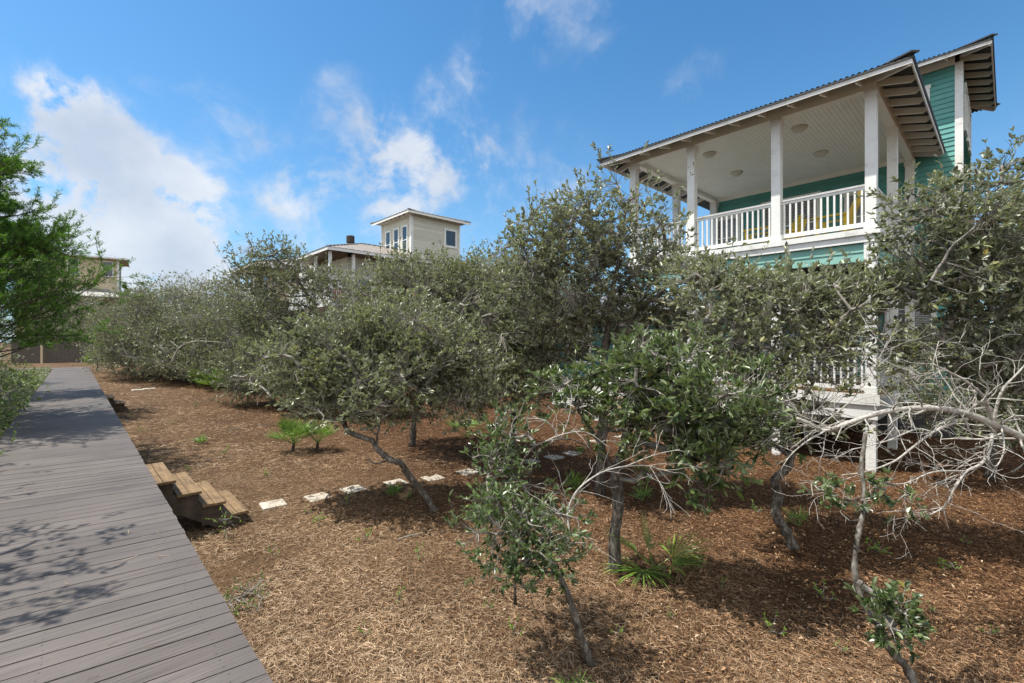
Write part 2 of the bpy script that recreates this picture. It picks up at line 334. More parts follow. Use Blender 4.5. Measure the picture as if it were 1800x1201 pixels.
M = dict(
 deck=mat('composite_decking', (.25, .22, .21), .62, .4, deck_nodes),
 screw=mat('screw', (.03, .028, .026), .6),
 joist=mat('dark_timber', (.06, .045, .035), .85, .3, noisy((.04, .03, .022), (.10, .075, .055), 8, 5, (1, 8, 1))),
 wood=mat('weathered_wood', (.25, .18, .1), .75, .3, wood_nodes),
 ground=mat('pine_straw_soil', (.2, .13, .08), .95, .15, ground_nodes),
 white=mat('white_paint', (.78, .78, .77), .5, .4, white_nodes),
 ceil=mat('cream_beadboard', (.8, .79, .7), .5, .35, noisy((.78, .77, .70), (.84, .83, .76), 2)),
 cream=mat('cream_trim', (.66, .64, .54), .5, .35, noisy((.76, .75, .69), (.82, .81, .75), 3)),
 teal=mat('teal_siding', (.07, .27, .23), .55, .4, siding_nodes((.085, .28, .25), (.115, .34, .305))),
 teal_shaded=mat('shaded_teal_siding', (.05, .17, .15), .55, .4, siding_nodes((.045, .155, .135), (.06, .19, .165))),  # house teal darkened: shade on the wing wall put into the colour
 teal_pale=mat('teal_weathered_band', (.2, .42, .36), .55, .4, siding_nodes((.16, .37, .32), (.26, .46, .40))),
 glass=mat('window_glass', (.02, .03, .035), .06, .9),
 blind=mat('blind', (.35, .36, .36), .6),
 roof=mat('galvanised_roof', (.4, .4, .4), .42, .5, metal_nodes, .75),
 roof_backlit=mat('backlit_corrugated_roof', (.05, .05, .05), .5, .4, noisy((.035, .035, .035), (.075, .075, .072), 3)),  # roof metal seen against the light: its darkness is put into the colour
 roof_dark=mat('roof_edge', (.035, .035, .035), .5, .5),
 roof_tan=mat('standing_seam_roof', (.33, .29, .25), .5, .4, noisy((.27, .24, .21), (.38, .34, .30), 2), .3),
 yellow=mat('yellow_paint', (.72, .48, .02), .4, .5, noisy((.62, .4, .015), (.78, .54, .03), 6)),
 pale=mat('pale_yellow_siding', (.6, .56, .4), .6, .4, siding_nodes((.56, .54, .45), (.64, .62, .52))),
 tan=mat('tan_siding', (.5, .38, .22), .6, .4, siding_nodes((.54, .44, .29), (.62, .52, .36))),
 stone=mat('concrete_stone', (.5, .46, .38), .85, .3, noisy((.26, .23, .18), (.48, .44, .37), 10, 8, bs=.4, bd=.01, lo=.3, hi=.55)),
 fence=mat('fence_wood', (.09, .08, .07), .85, .3, noisy((.05, .043, .036), (.13, .115, .1), 12, 5, (3, 3, .4))),
 bark=mat('oak_bark', (.15, .13, .11), .9, .2, bark_nodes((.03, .025, .02), (.11, .095, .08), (.27, .26, .235))),
 twig=mat('grey_twig', (.2, .18, .15), .85, .2, noisy((.10, .09, .075), (.34, .32, .28), 16)),
 dead=mat('bare_grey_branch', (.42, .40, .36), .8, .3, noisy((.20, .185, .16), (.50, .475, .43), 26, 7, bs=.8, bd=.01)),
 pinebark=mat('pine_bark', (.09, .07, .055), .9, .2, bark_nodes((.025, .018, .013), (.08, .06, .045), (.16, .13, .11))),
 oak=leaf_mat('oak_leaf', (.142, .158, .090), (.28, .29, .22), .42, spec=.55, trans=.14),
 oak_big=leaf_mat('glossy_oak_leaf', (.062, .098, .032), (.17, .21, .10), .36, spec=.6, trans=.12),
 oak_far=leaf_mat('far_oak_leaf', (.145, .162, .086), (.25, .26, .19), .42, yellow=0),
 needle=leaf_mat('pine_needle', (.085, .16, .03), (.085, .16, .03), .5, yellow=0, spec=.3, trans=.3),
 bush=leaf_mat('bush_leaf', (.13, .20, .045), (.13, .17, .07), .4, trans=.3),
 fresh=leaf_mat('fresh_leaf', (.17, .27, .03), (.2, .28, .07), .4, yellow=0, trans=.35),
 red=leaf_mat('red_leaf', (.15, .05, .03), (.17, .08, .05), .5, yellow=0),
 palm=leaf_mat('palmetto_leaf', (.15, .25, .045), (.13, .19, .06), .38, yellow=0, trans=.25),
 drypalm=leaf_mat('dry_palmetto_leaf', (.35, .23, .12), (.35, .24, .14), .7, yellow=0, trans=.1),
 straw=mat('pine_straw', (.3, .2, .12), .75, .25, lambda n, l, b: l.new(warm(n, l, ramp(n, l, island(n), [(0, (.05, .03, .018)), (.3, (.20, .13, .075)), (.65, (.40, .285, .18)), (1, (.66, .54, .40))])), b.inputs['Base Color'])),
 litter=mat('leaf_litter', (.3, .15, .06), .75, .25, lambda n, l, b: l.new(ramp(n, l, island(n), [(0, (.03, .016, .009)), (.35, (.12, .058, .025)), (.7, (.22, .115, .052)), (.93, (.34, .22, .12)), (1, (.5, .4, .28))]), b.inputs['Base Color'])),
 redcloth=mat('red_cloth', (.45, .02, .03), .8),
 fixture=mat('opal_glass', (.55, .54, .46), .35, .5),
 screen=mat('dark_interior', (.05, .055, .055), .8, .2, noisy((.04, .04, .042), (.09, .09, .09), 3)),
 black=mat('black_vent', (.03, .022, .018), .6),
)

# ================================================================ SETTING
# ground: one sheet with a fine middle and a far skirt to the horizon
xs = np.concatenate((np.linspace(-900, -30, 12)[:-1], np.arange(-30, -4, 1.0), np.arange(-4, 16, .22), np.arange(16, 60, 1.5), np.linspace(60, 900, 12)))
ys = np.concatenate((np.linspace(-900, -20, 12)[:-1], np.arange(-20, -4, 1.0), np.arange(-4, 24, .22), np.arange(24, 80, 1.5), np.linspace(80, 900, 12)))
gx, gy = np.meshgrid(xs, ys, indexing='ij')
hz = gz(gx, gy)
fine = (gx > -4.5) & (gx < 16) & (gy > -4.5) & (gy < 24)
hz = hz + fine*(.012*np.sin(gx*9+3*np.sin(gy*4))*np.sin(gy*8+2*np.sin(gx*5)) + rng.normal(0, .006, gx.shape))
gV = np.column_stack((gx.ravel(), gy.ravel(), hz.ravel()))
ni, nj = gx.shape
ii, jj = np.meshgrid(np.arange(ni-1), np.arange(nj-1), indexing='ij')
q = (ii*nj+jj).ravel(); gF = np.column_stack((q, q+nj, q+nj+1, q+1))
g = mesh_obj('ground', gV, gF, M['ground'], smooth=True); g['kind'] = 'structure'

# boardwalk: separate boards with gaps, on joists and posts
DK = 1.0; X0, X1 = -.92, .70; PITCH = .1455
bw = MB(); rl = random.Random(3)
y = -2.2
scr = MB()
while y < 39.2:
    h0 = rl.uniform(-.0015, .0015); gap = rl.choice((.007, .008, .010, .012))
    e0, e1 = rl.uniform(-.004, .004), rl.uniform(-.004, .004)
    bw.box(X0+e0, X1+e1, y, y+PITCH-gap, DK-.026+h0, DK+h0, lambda V: np.column_stack((V[:, 0], V[:, 1]-.1*V[:, 0], V[:, 2])))
    if y < 9:
        for sx in (-.78, -.13, .55):
            for dy in (.035, .105):
                px = sx+rl.uniform(-.012, .012); py = y+dy-.1*sx
                an = np.arange(6)/6*2*np.pi
                scr.add(np.column_stack((px+.004*np.cos(an), py+.004*np.sin(an), np.full(6, DK+h0+.0012))), [(0, 1, 2, 3), (0, 3, 4, 5)])
    y += PITCH
# the turn to the left at the far end
x = X1
while x > -9:
    bw.box(x-PITCH+.006, x, 39.35, 40.95, DK-.026, DK)
    x -= PITCH
boardwalk = bw.build('boardwalk', M['deck']); boardwalk['kind'] = 'structure'
scr.build('screw', M['screw'], boardwalk)
jb = MB()
for jx in (X0+.10, -.11, X1-.10): jb.box(jx-.02, jx+.02, -2.2, 39.3, DK-.17, DK-.027)
jb.build('joist', M['joist'], boardwalk)
pb = MB()
for py in np.arange(.6, 39, 2.4):
    for px in (X0+.16, X1-.16): pb.box(px-.045, px+.045, py-.045, py+.045, float(gz(px, py))-.2, DK-.172)
pb.build('post', M['joist'], boardwalk)

def fnoise(p, f, seed):
    """cheap smooth noise made of a few plane waves, about -1..1"""
    r = np.random.default_rng(seed); v = np.zeros(len(p))
    for _ in range(7):
        k = r.normal(0, 1, 3); k /= np.linalg.norm(k); k *= f*r.uniform(.6, 1.5)*2*np.pi
        v += np.sin(p@k+r.uniform(0, 6.28))
    return v/3.0
# pine straw and leaf litter in the near field
def scatter_needles(n, region, name, matr, Lr, wd, seed):
    r = np.random.default_rng(seed)
    pts = region(n, r); q3 = np.column_stack((pts, np.zeros(len(pts)))); pts = pts[fnoise(q3, .55, 3) > -.9+r.normal(0, .5, len(pts))]; n = len(pts)
    yaw = r.uniform(0, 2*np.pi, n); ln = r.uniform(*Lr, n); cu = r.normal(0, .35, n)
    pit = r.normal(.05, .16, n)
    z = gz(pts[:, 0], pts[:, 1])+.006+r.random(n)**2*.03
    a = np.column_stack((pts[:, 0], pts[:, 1], z))
    d1 = np.column_stack((np.cos(yaw), np.sin(yaw), pit)); d2 = np.column_stack((np.cos(yaw+cu), np.sin(yaw+cu), -pit*.6))
    s1 = np.column_stack((-np.sin(yaw), np.cos(yaw), r.normal(0, .5, n)))*wd/2
    b_ = a+d1*ln[:, None]/2; c_ = b_+d2*ln[:, None]/2
    V = np.stack((a-s1, a+s1, b_-s1, b_+s1, c_), 1).reshape(-1, 3)
    k = np.arange(n)[:, None]*5
    return mesh_obj(name, V, [k+np.array((0, 1, 3, 2)), k+np.array((2, 3, 4))], matr)
def reg_near(dmin, dmax, umin=-100, umax=1900, pw=1.6):
    def f(n, r):
        d = dmin+(dmax-dmin)*r.random(n)**(pw); u = r.uniform(umin, umax, n)
        rr = (u-900)/820*d
        p = np.column_stack((cs*rr+sn*d, -sn*rr+cs*d))
        return p[(p[:, 0] > X1+.03)]
    return f
ps2 = scatter_needles(170000, reg_near(9.5, 27, pw=1.0), 'far_pine_straw', M['straw'], (.06, .17), .0055, 4)
tag(ps2, 'dry brown litter covering the clearing further away towards the thicket', 'pine straw', kind='stuff')
ps = scatter_needles(360000, reg_near(2.6, 11), 'pine_straw', M['straw'], (.04, .13), .0024, 1)
tag(ps, 'dry fallen pine needles strewn over the ground beside the boardwalk', 'pine straw', kind='stuff')
def scatter_leaves(n, region, name, matr, Lr, seed):
    r = np.random.default_rng(seed); pts = region(n, r); n = len(pts)
    keep = r.random(n) < np.clip((pts[:, 0]-1.0)/5, .06, 1); pts = pts[keep]; n = len(pts)
    yaw = r.uniform(0, 2*np.pi, n); ln = r.uniform(*Lr, n)[:, None]
    a = np.column_stack((np.cos(yaw), np.sin(yaw), r.normal(0, .3, n))); s = np.column_stack((-np.sin(yaw), np.cos(yaw), r.normal(0, .35, n)))
    c = np.column_stack((pts[:, 0], pts[:, 1], gz(pts[:, 0], pts[:, 1])+.016+r.random(n)*.02))
    V = np.stack((c-a*ln/2, c-s*ln*.22+a*ln*.1+np.array((0, 0, .006)), c+a*ln/2, c+s*ln*.22+a*ln*.1+np.array((0, 0, .008))), 1).reshape(-1, 3)
    k = np.arange(n)[:, None]*4
    return mesh_obj(name, V, [k+np.array((0, 1, 2)), k+np.array((0, 2, 3))], matr)
ll = scatter_leaves(70000, reg_near(2.8, 16, pw=1.3), 'leaf_litter', M['litter'], (.02, .048), 2)
tag(ll, 'reddish brown fallen oak leaves scattered under the trees', 'fallen leaves', kind='stuff')

# ================================================================ STAIRS, STONES
def wooden_stair(name, label, y0, y1, n, run, rise, grp):
    xb = X1+.012
    t = thing(name, label, 'stairs', (xb, y0, float(gz(xb, y0))), 0, grp)
    for i in range(n):
        z = DK-rise*(i+1)
        for j in range(2):
            a = xb+i*run+j*run/2+(.0 if j else .0)+.004
            rr = rl.uniform(-.012, .012)
            MB().box(a, a+run/2-.008, y0-.02+rr, y1+.02+rr, z-.038, z+rl.uniform(-.002, .002)).build('tread', M['wood'], t, bevel=.004)
    zb = float(gz(xb+n*run, y0))
    for yy in (y0+.03, y1-.07):
        s = MB()
        prof = []
        for i in range(n):
            z = DK-rise*(i+1)-.039
            prof += [(i*run, z), ((i+1)*run-.03, z)]
        Vt = []; Q = []
        # saw-tooth stringer as boxes and a sloping board
        for i in range(n):
            z = DK-rise*(i+1)-.039
            s.box(xb+i*run+.003, xb+(i+1)*run-.035, yy, yy+.038, max(z-rise-.05, zb-.05), z)
        z0 = DK-rise-.04
        a = np.array((xb, yy-.001, z0)); b = np.array((xb+n*run-.04, yy-.001, z0-rise*(n-1)-.10))
        hgt = .24
        s.add([(a[0], yy-.002, a[2]-hgt), (a[0], yy-.002, a[2]), (b[0], yy-.002, b[2]), (b[0], yy-.002, zb-.03), (b[0]-.28, yy-.002, zb-.03),
               (a[0], yy+.04, a[2]-hgt), (a[0], yy+.04, a[2]), (b[0], yy+.04, b[2]), (b[0], yy+.04, zb-.03), (b[0]-.28, yy+.04, zb-.03)],
              [(0, 5, 6, 1), (1, 6, 7, 2), (2, 7, 8, 3), (3, 8, 9, 4), (4, 9, 5, 0), (0, 1, 2, 4), (5, 9, 7, 6)], [(2, 3, 4), (7, 9, 8)])
        s.build('stringer', M['joist'], t)
    return t
wooden_stair('wooden_stairs', 'short weathered wooden stairs with four treads leading down from the boardwalk', 7.64, 8.9, 4, .29, .205, None)
wooden_stair('wooden_stairs', 'far small pair of wooden steps on the right edge of the boardwalk', 20.3, 21.5, 2, .28, .2, None)
stones = [(480, 887), (559, 874), (621, 861), (696, 849), (761, 840), (822, 830), (884, 820), (932, 812), (974, 804), (1006, 797), (1052, 776), (1095, 768)]
names = ['nearest to the foot of the wooden stairs', 'second from the wooden stairs', 'third from the wooden stairs', 'fourth from the stairs, left of the leaning trunk', 'just behind the leaning trunk of the oak',
         'between the leaning oak and the bare thin stems', 'half hidden by leaves left of the bare arched twigs', 'at the left side of the bare arched twigs', 'behind the bare arched twigs', 'behind the bare arches towards the house', 'last but one before the house', 'last before the house steps']
for (u, v), nm in zip(stones, names):
    p = G(u, v, .0); sz = .175
    t = rl.uniform(-.12, .12)
    mb = MB(); c, s = math.cos(t), math.sin(t)
    h = rl.uniform(.008, .018)
    mb.box(-sz, sz, -sz*1.02, sz*1.02, -.03, h, lambda V: np.column_stack((p[0]+V[:, 0]*c-V[:, 1]*s, p[1]+V[:, 0]*s+V[:, 1]*c, p[2]+V[:, 2])))
    par = mb.build('stepping_stone', M['stone'], None, bevel=.008)
    tag(par, 'square pale concrete stepping stone '+nm, 'stepping stone', 'stepping stones between the stairs and the house')
for k, (u, v) in enumerate([(242, 686), (262, 684)]):
    p = G(u, v); mb = MB().box(p[0]-.22, p[0]+.22, p[1]-.2, p[1]+.2, p[2]-.02, p[2]+.03)
    tag(mb.build('stepping_stone', M['stone'], None, bevel=.008), ['far pale stepping stone on the left of the far pair', 'far pale stepping stone on the right of the far pair'][k], 'stepping stone', 'stepping stones by the far steps')

# ================================================================ HOUSES
def siding(mb, axis, pos, a0, a1, z0, z1, out, pitch=.14, lap=.024):
    """lap boards on the plane x=pos ('x') or y=pos ('y'), facing out (+1/-1)"""
    z = z0
    while z < z1-1e-3:
        zt = min(z+pitch, z1)
        o0, o1 = pos+out*lap, pos+out*.002
        if axis == 'x': V = [(o0, a0, z), (o0, a1, z), (o1, a1, zt), (o1, a0, zt), (pos, a0, z), (pos, a1, z)]
        else: V = [(a0, o0, z), (a1, o0, z), (a1, o1, zt), (a0, o1, zt), (a0, pos, z), (a1, pos, z)]
        mb.add(V, [(0, 1, 2, 3), (0, 4, 5, 1)])
        z = zt
    return mb
def hip_roof(parent, x0, x1, y0, y1, z, pitch, m, name='roof', period=.10, amp=.018, seam=False, thick=True):
    """corrugated or seamed hip roof, with an underside"""
    mb = MB(); W, D = x1-x0, y1-y0; tm = min(W, D)/2
    def side(P0, du, dn, length):
        if seam:
            s = []
            k = np.arange(0, length, .4)
            for q_ in k: s += [(q_, 0), (q_+.001, .035), (q_+.03, .035), (q_+.031, 0)]
            s += [(length, 0)]
            s = [(a, b) for a, b in s if a <= length]
            S = np.array([a for a, b in s]); H = np.array([b for a, b in s])
        else:
            S = np.arange(0, length+1e-6, period/8); S = np.append(S, length); H = amp*np.sin(S/period*2*np.pi)
        T = np.minimum(np.minimum(S, length-S), tm)
        lo = P0+S[:, None]*du+np.column_stack((0*S, 0*S, H))
        hi = P0+S[:, None]*du+T[:, None]*dn+np.column_stack((0*S, 0*S, H+T*pitch))
        V = np.stack((lo, hi), 1).reshape(-1, 3); k = np.arange(len(S)-1)[:, None]*2
        mb.add(V, k+np.array((0, 2, 3, 1)))
    ex, ey = np.array((1., 0, 0)), np.array((0, 1., 0))
    side(np.array((x0, y0, z)), ex, ey, W); side(np.array((x0, y1, z)), ex, -ey, W)
    side(np.array((x0, y0, z)), ey, ex, D); side(np.array((x1, y0, z)), ey, -ex, D)
    r = mb.build(name, m, parent)
    # hip caps
    hc = MB()
    cx = [(x0, y0, 1, 1), (x1, y0, -1, 1), (x0, y1, 1, -1), (x1, y1, -1, -1)]
    for (a, b, sx, sy) in cx:
        hc.bar((a-sx*.02, b-sy*.02, z+.045), (a+sx*tm, b+sy*tm, z+.03+tm*pitch), .16, .03)
    if abs(W-D) > .1:
        if W > D: hc.bar((x0+tm, (y0+y1)/2, z+.03+tm*pitch), (x1-tm, (y0+y1)/2, z+.03+tm*pitch), .2, .03)
        else: hc.bar(((x0+x1)/2, y0+tm, z+.03+tm*pitch), ((x0+x1)/2, y1-tm, z+.03+tm*pitch), .2, .03)
    hc.build('hip_cap', m, r)
    return r
def window(parent, axis, pos, a0, a1, z0, z1, out, bars=1, tw=.10, m='white', blind=False, name='window', head=0):
    def bx(mb, p0, p1, q0, q1, r0, r1):
        lo, hi = sorted((pos+out*p0, pos+out*p1))
        if axis == 'x': mb.box(lo, hi, q0, q1, r0, r1)
        else: mb.box(q0, q1, lo, hi, r0, r1)
    f = MB()
    bx(f, .0, .045, a0-tw, a0, z0-tw, z1); bx(f, .0, .045, a1, a1+tw, z0-tw, z1)
    bx(f, .0, .05, a0-tw-.02, a1+tw+.02, z1, z1+tw+head); bx(f, .0, .055, a0-.001, a1+.001, z0-tw, z0)
    for i in range(bars):
        zz = z0+(z1-z0)*(i+1)/(bars+1); bx(f, .016, .036, a0, a1, zz-.022, zz+.022)
    fo = f.build(name, M[m], parent)
    gl = MB(); bx(gl, .012, .018, a0, a1, z0, z1); gl.build('pane', M['glass'], fo)
    if blind:
        b = MB()
        for zz in np.arange(z0+.05, z1-.02, .05): bx(b, .020, .022, a0+.02, a1-.02, zz, zz+.03)
        b.build('blind', M['blind'], fo)
    return fo

# ---- the teal house
HX, WX = 12.0, 17.6            # porch front, house wall behind it
Y0, Y1 = 1.94, 7.53            # porch ends
ZT = EYE+2.32                  # upper deck
ZL = EYE-1.08                  # lower deck
ZC = EYE+5.32                  # ceiling
house = thing('teal_house', 'teal two storey beach house with white porches and small roof tower, behind the oaks', 'house', (HX, Y0, 0))
fz = .0
WY0, WY1 = .88, 7.75           # main body
wl = MB(); siding(wl, 'x', WX, WY0, WY1, .9, ZC+.3, -1)
siding(wl, 'y', WY0, WX, 24, .9, ZC+.1, -1); siding(wl, 'y', WY1, WX, 24, .9, ZC+.1, 1); wl.build('wall', M['teal'], house)
core = MB().box(WX+.02, 24, WY0+.02, WY1-.02, -.1, ZC+.1); core.build('wall_core', M['screen'], house)
TZ = EYE+7.62                   # tower eave
TX1, TY1 = 21.6, 4.6
tw_ = MB(); siding(tw_, 'x', WX-.012, WY0, TY1, ZC+.3, TZ, -1); siding(tw_, 'y', WY0-.004, WX, TX1, ZC+.1, TZ, -1); siding(tw_, 'y', TY1, WX, TX1, ZC+.3, TZ, 1); tw_.build('tower_wall', M['teal'], house)
cb = MB()
cb.box(WX-.05, WX-.018, WY0-.035, WY0+.13, .9, TZ); cb.box(WX-.0175, WX+.12, WY0-.036, WY0-.017, .9, TZ)
cb.box(TX1-.12, TX1+.02, WY0-.036, WY0-.017, .9, TZ)
cb.build('corner_board', M['white'], house)
# tower side windows seen at a grazing angle
for a in (18.3, 19.3, 20.3): window(house, 'y', WY0-.018, a, a+.55, TZ-1.6, TZ-.45, -1, 1, .09)
window(house, 'x', WX-.03, 1.62, 2.3, TZ-1.75, TZ-.5, -1, 1, .1)
trf = hip_roof(house, WX-.62, TX1+.5, WY0-.62, TY1+.6, TZ+.10, .34, M['roof_backlit'], 'roof')
def eave_trim(parent, x0, x1, y0, y1, z, sides, wx0, wx1, wy0, wy1, sp=.61, pitch=.34, lm='white', rl_=.9):
    f = MB(); e = MB()
    for s_, (ax, pos, a0, a1) in dict(w=('x', x0, y0, y1), s=('y', y0, x0, x1), n=('y', y1, x0, x1), e=('x', x1, y0, y1)).items():
        if s_ not in sides: continue
        k = 1 if s_ in 'ws' else -1
        lo, hi = sorted((pos+k*.03, pos+k*.055)); o_lo, o_hi = sorted((pos+k*.004, pos+k*.0295))
        if ax == 'x': f.box(lo, hi, a0+.031, a1-.031, z-.13, z-.02); e.box(o_lo, o_hi, a0+.01, a1-.01, z-.045, z-.013)
        else: f.box(a0+.056, a1-.056, lo, hi, z-.13, z-.02); e.box(a0+.035, a1-.035, o_lo, o_hi, z-.045, z-.013)
    f.build('fascia', M[lm], parent); e.build('drip_edge', M['roof_dark'], parent)
    # rafter tails from the wall line down to the fascia
    def tail(a, b):
        d = (np.array(b)-np.array(a)); ln = np.linalg.norm(d); m = MB()
        up = np.array((0, 0, 1.))
        sd = np.cross(d, up); sd /= np.linalg.norm(sd); sd *= .022
        a = np.array(a); b = np.array(b)
        V = []
        for s in (-sd, sd): V += [a+s+up*-.16, a+s, b+s, b+s-up*.05, b+s-d/ln*.08-up*.135]
        m.add(V, [(0, 1, 6, 5), (1, 2, 7, 6), (2, 3, 8, 7), (3, 4, 9, 8), (4, 0, 5, 9), (1, 0, 4, 2), (6, 7, 9, 5)], [(2, 4, 3), (7, 8, 9)])
        m.build('rafter_tail', M['cream'], parent)
    if 'w' in sides:
        for yy in np.arange(y0+rl_, y1-.3, sp):
            tail((wx0+.05, yy, z-.03+(wx0-x0+.05)*pitch), (x0+.06, yy, z-.03+.02))
    if 's' in sides:
        for xx in np.arange(x0+rl_, x1-.3, sp):
            tail((xx, wy0+.05, z-.03+(wy0-y0+.05)*pitch), (xx, y0+.06, z-.01))
    if 'n' in sides:
        for xx in np.arange(x0+rl_, x1-.3, sp):
            tail((xx, wy1-.05, z-.03+(y1-wy1+.05)*pitch), (xx, y1-.06, z-.01))
    for a_, b_ in (((wx0, wy0), (x0+.06, y0+.06)), ((wx0, wy1), (x0+.06, y1-.06)), ((wx1, wy0), (x1-.06, y0+.06))):
        MB().bar((*a_, z-.12+(wx0-x0)*pitch), (*b_, z-.09), .05, .14).build('hip_rafter', M['white'], parent)
eave_trim(house, WX-.62, TX1+.5, WY0-.62, TY1+.6, TZ+.10, 'wsn', WX, TX1, WY0, TY1)
# frieze under the tower eave
fb = MB(); fb.box(WX-.046, WX-.0135, WY0+.131, TY1, TZ-.04, TZ+.28); fb.build('frieze_board', M['cream'], house)
# porch roof
RX0, RY0, RY1, EZ = HX-.75, Y0-.75, Y1+.72, EYE+5.28
pr = hip_roof(house, RX0, 24.5, RY0, RY1, EZ, .30, M['roof_backlit'], 'roof')
eave_trim(house, RX0, WX-.06, RY0, RY1, EZ, 'wsn', HX-.02, WX-.1, Y0-.02, Y1+.02, pitch=.30)
# porch frame
pm = MB(); PW = .095
py_ = [Y0, .3097*12, .4806*12, Y1]
def post(x, y, z0, z1, cap=True, base=True, w_=PW):
    m = MB().box(x-w_, x+w_, y-w_, y+w_, z0, z1)
    if cap: m.box(x-w_-.022, x+w_+.022, y-w_-.022, y+w_+.022, z1-.16, z1+.001)
    if base: m.box(x-w_-.018, x+w_+.018, y-w_-.018, y+w_+.018, z0+.001, z0+.14)
    m.build('post', M['white'], house)
side_x = [14.55, WX-.16]
BB = ZC-.14                      # underside of the beam
for yy in py_: post(HX, yy, ZT, BB)
for xx in side_x:
    post(xx, Y0, ZT, BB); post(xx, Y1, ZT, BB)
bm_ = MB()
bm_.box(HX-.09, HX+.09, Y0-.09, Y1+.09, BB+.001, BB+.30)
bm_.box(HX+.091, WX-.02, Y0-.088, Y0+.088, BB+.001, BB+.30); bm_.box(HX+.091, WX-.02, Y1-.088, Y1+.088, BB+.001, BB+.30)
bm_.build('beam', M['cream'], house)
cl = MB(); yy = Y0+.09
while yy < Y1-.09:
    cl.box(HX+.092, WX-.03, yy, min(yy+.084, Y1-.089), ZC, ZC+.015); yy += .09
cl.box(HX+.1, WX-.04, Y0+.1, Y1-.1, ZC+.016, ZC+.03)
cl.build('ceiling', M['ceil'], house)
ct = MB().box(WX-.08, WX-.0201, Y0+.09, Y1-.09, ZC-.12, ZC-.001); ct.build('ceiling_trim', M['cream'], house)
for (u, v) in ((1247, 270), (1295, 303), (1405, 224), (1443, 268)):
    d = (ZC-EYE)*820/(600.5-v); p = P(u, v, d)
    MB().lathe((p[0], p[1], ZC-.001), [(.0, -.13), (.05, -.125), (.11, -.10), (.145, -.055), (.15, -.045), (.175, -.04), (.18, -.0), (.0, 0)]).build('ceiling_light', M['fixture'], house, smooth=True)
# decks
for (zd, nm) in ((ZT, 'upper_deck'), (ZL, 'lower_deck')):
    m = MB(); yy = Y0-.14
    while yy < Y1+.14:
        m.box(HX-.14, WX-.03, yy, yy+.135, zd-.03, zd-.002); yy += .14
    m.build('deck_floor', M['wood'] if zd == ZL else M['cream'], house)
fa = MB()   # upper fascia: two steps of white board above the teal band
fa.box(HX-.17, HX-.141, Y0-.17, Y1+.17, ZT-.12, ZT-.0); fa.box(HX-.1405, WX, Y0-.17, Y0-.142, ZT-.12, ZT); fa.box(HX-.1405, WX, Y1+.142, Y1+.17, ZT-.12, ZT)
fa.box(HX-.13, HX-.09, Y0-.13, Y1+.13, ZT-.27, ZT-.121); fa.box(HX-.089, WX, Y0-.13, Y0-.09, ZT-.27, ZT-.121); fa.box(HX-.089, WX, Y1+.09, Y1+.13, ZT-.27, ZT-.121)
fa.build('fascia', M['white'], house)
bd = MB(); siding(bd, 'x', HX-.06, Y0+.05, Y1-.05, ZT-.66, ZT-.275, -1, .195, .02); siding(bd, 'y', Y0-.06, HX+.13, WX, ZT-.66, ZT-.275, -1, .195, .02)
bd.build('siding_band', M['teal_pale'], house)
bd = MB(); bd.box(HX-.045, HX+.09, Y0+.11, Y1-.05, ZT-.64, ZT-.275); bd.box(HX+.12, WX-.02, Y0-.045, Y0+.08, ZT-.64, ZT-.275); bd.box(HX+.11, WX-.02, Y0+.11, Y1-.1, ZT-.40, ZT-.28); bd.build('beam', M['screen'], house)
MB().box(HX-.11, HX+.11, Y0-.11, Y0+.11, ZT-.66, ZT-.274).build('post_block', M['white'], house)
for yy in py_: post(HX, yy, ZL, ZT-.661, cap=False)
for xx in side_x: post(xx, Y0, ZL, ZT-.661, cap=False)
sk = MB()   # white skirt boards below the lower deck, then square piers
sk.box(HX-.16, HX-.142, Y0-.16, Y1+.16, ZL-.22, ZL-.003); sk.box(HX-.12, HX-.09, Y0-.12, Y1+.12, ZL-.52, ZL-.221); sk.box(HX-.08, WX, Y0-.12, Y0-.09, ZL-.52, ZL-.003)
sk.build('skirt_board', M['white'], house)
for yy in py_:
    for xx in (HX, 14.55): 
        m = MB().box(xx-.085, xx+.085, yy-.085, yy+.085, -.1, ZL-.035); m.build('pier', M['white'], house)
MB().box(WX-.02, WX+.0, WY0, WY1, -.1, .9).build('foundation', M['screen'], house)
# railings: top and bottom rails as parts, each baluster a sub-part
def railing(parent, axis, pos, a0, a1, z, stuff=False, h=.95, mat_='white'):
    def bx(mb, q0, q1, w_, r0, r1):
        if axis == 'x': mb.box(pos-w_, pos+w_, q0, q1, r0, r1)
        else: mb.box(q0, q1, pos-w_, pos+w_, r0, r1)
    m = MB(); bx(m, a0, a1, .045, z+h-.04, z+h); bx(m, a0, a1, .022, z+h-.10, z+h-.041); bx(m, a0, a1, .022, z+.07, z+.16)
    r = m.build('railing', M[mat_], parent)
    k = max(2, round((a1-a0)/.122)); al = MB()
    for i in range(k):
        c = a0+(i+.5)*(a1-a0)/k
        b = al if stuff else MB()
        bx(b, c-.018, c+.018, .018, z+.161, z+h-.101)
        if not stuff: b.build('baluster', M[mat_], r)
    if stuff: al.build('balusters', M[mat_], r)['kind'] = 'stuff'
    return r
for i in range(3): railing(house, 'x', HX, py_[i]+PW+.001, py_[i+1]-PW-.001, ZT)
xx_ = [HX]+side_x
for i in range(2): railing(house, 'y', Y0, xx_[i]+PW+.001, xx_[i+1]-PW-.001, ZT)
for i in range(2): railing(house, 'y', Y1, xx_[i]+PW+.001, xx_[i+1]-PW-.001, ZT, True)
for i in range(3): railing(house, 'x', HX, py_[i]+PW+.001, py_[i+1]-PW-.001, ZL, True)
for i in range(2): railing(house, 'y', Y0, xx_[i]+PW+.001, xx_[i+1]-PW-.001, ZL, True)
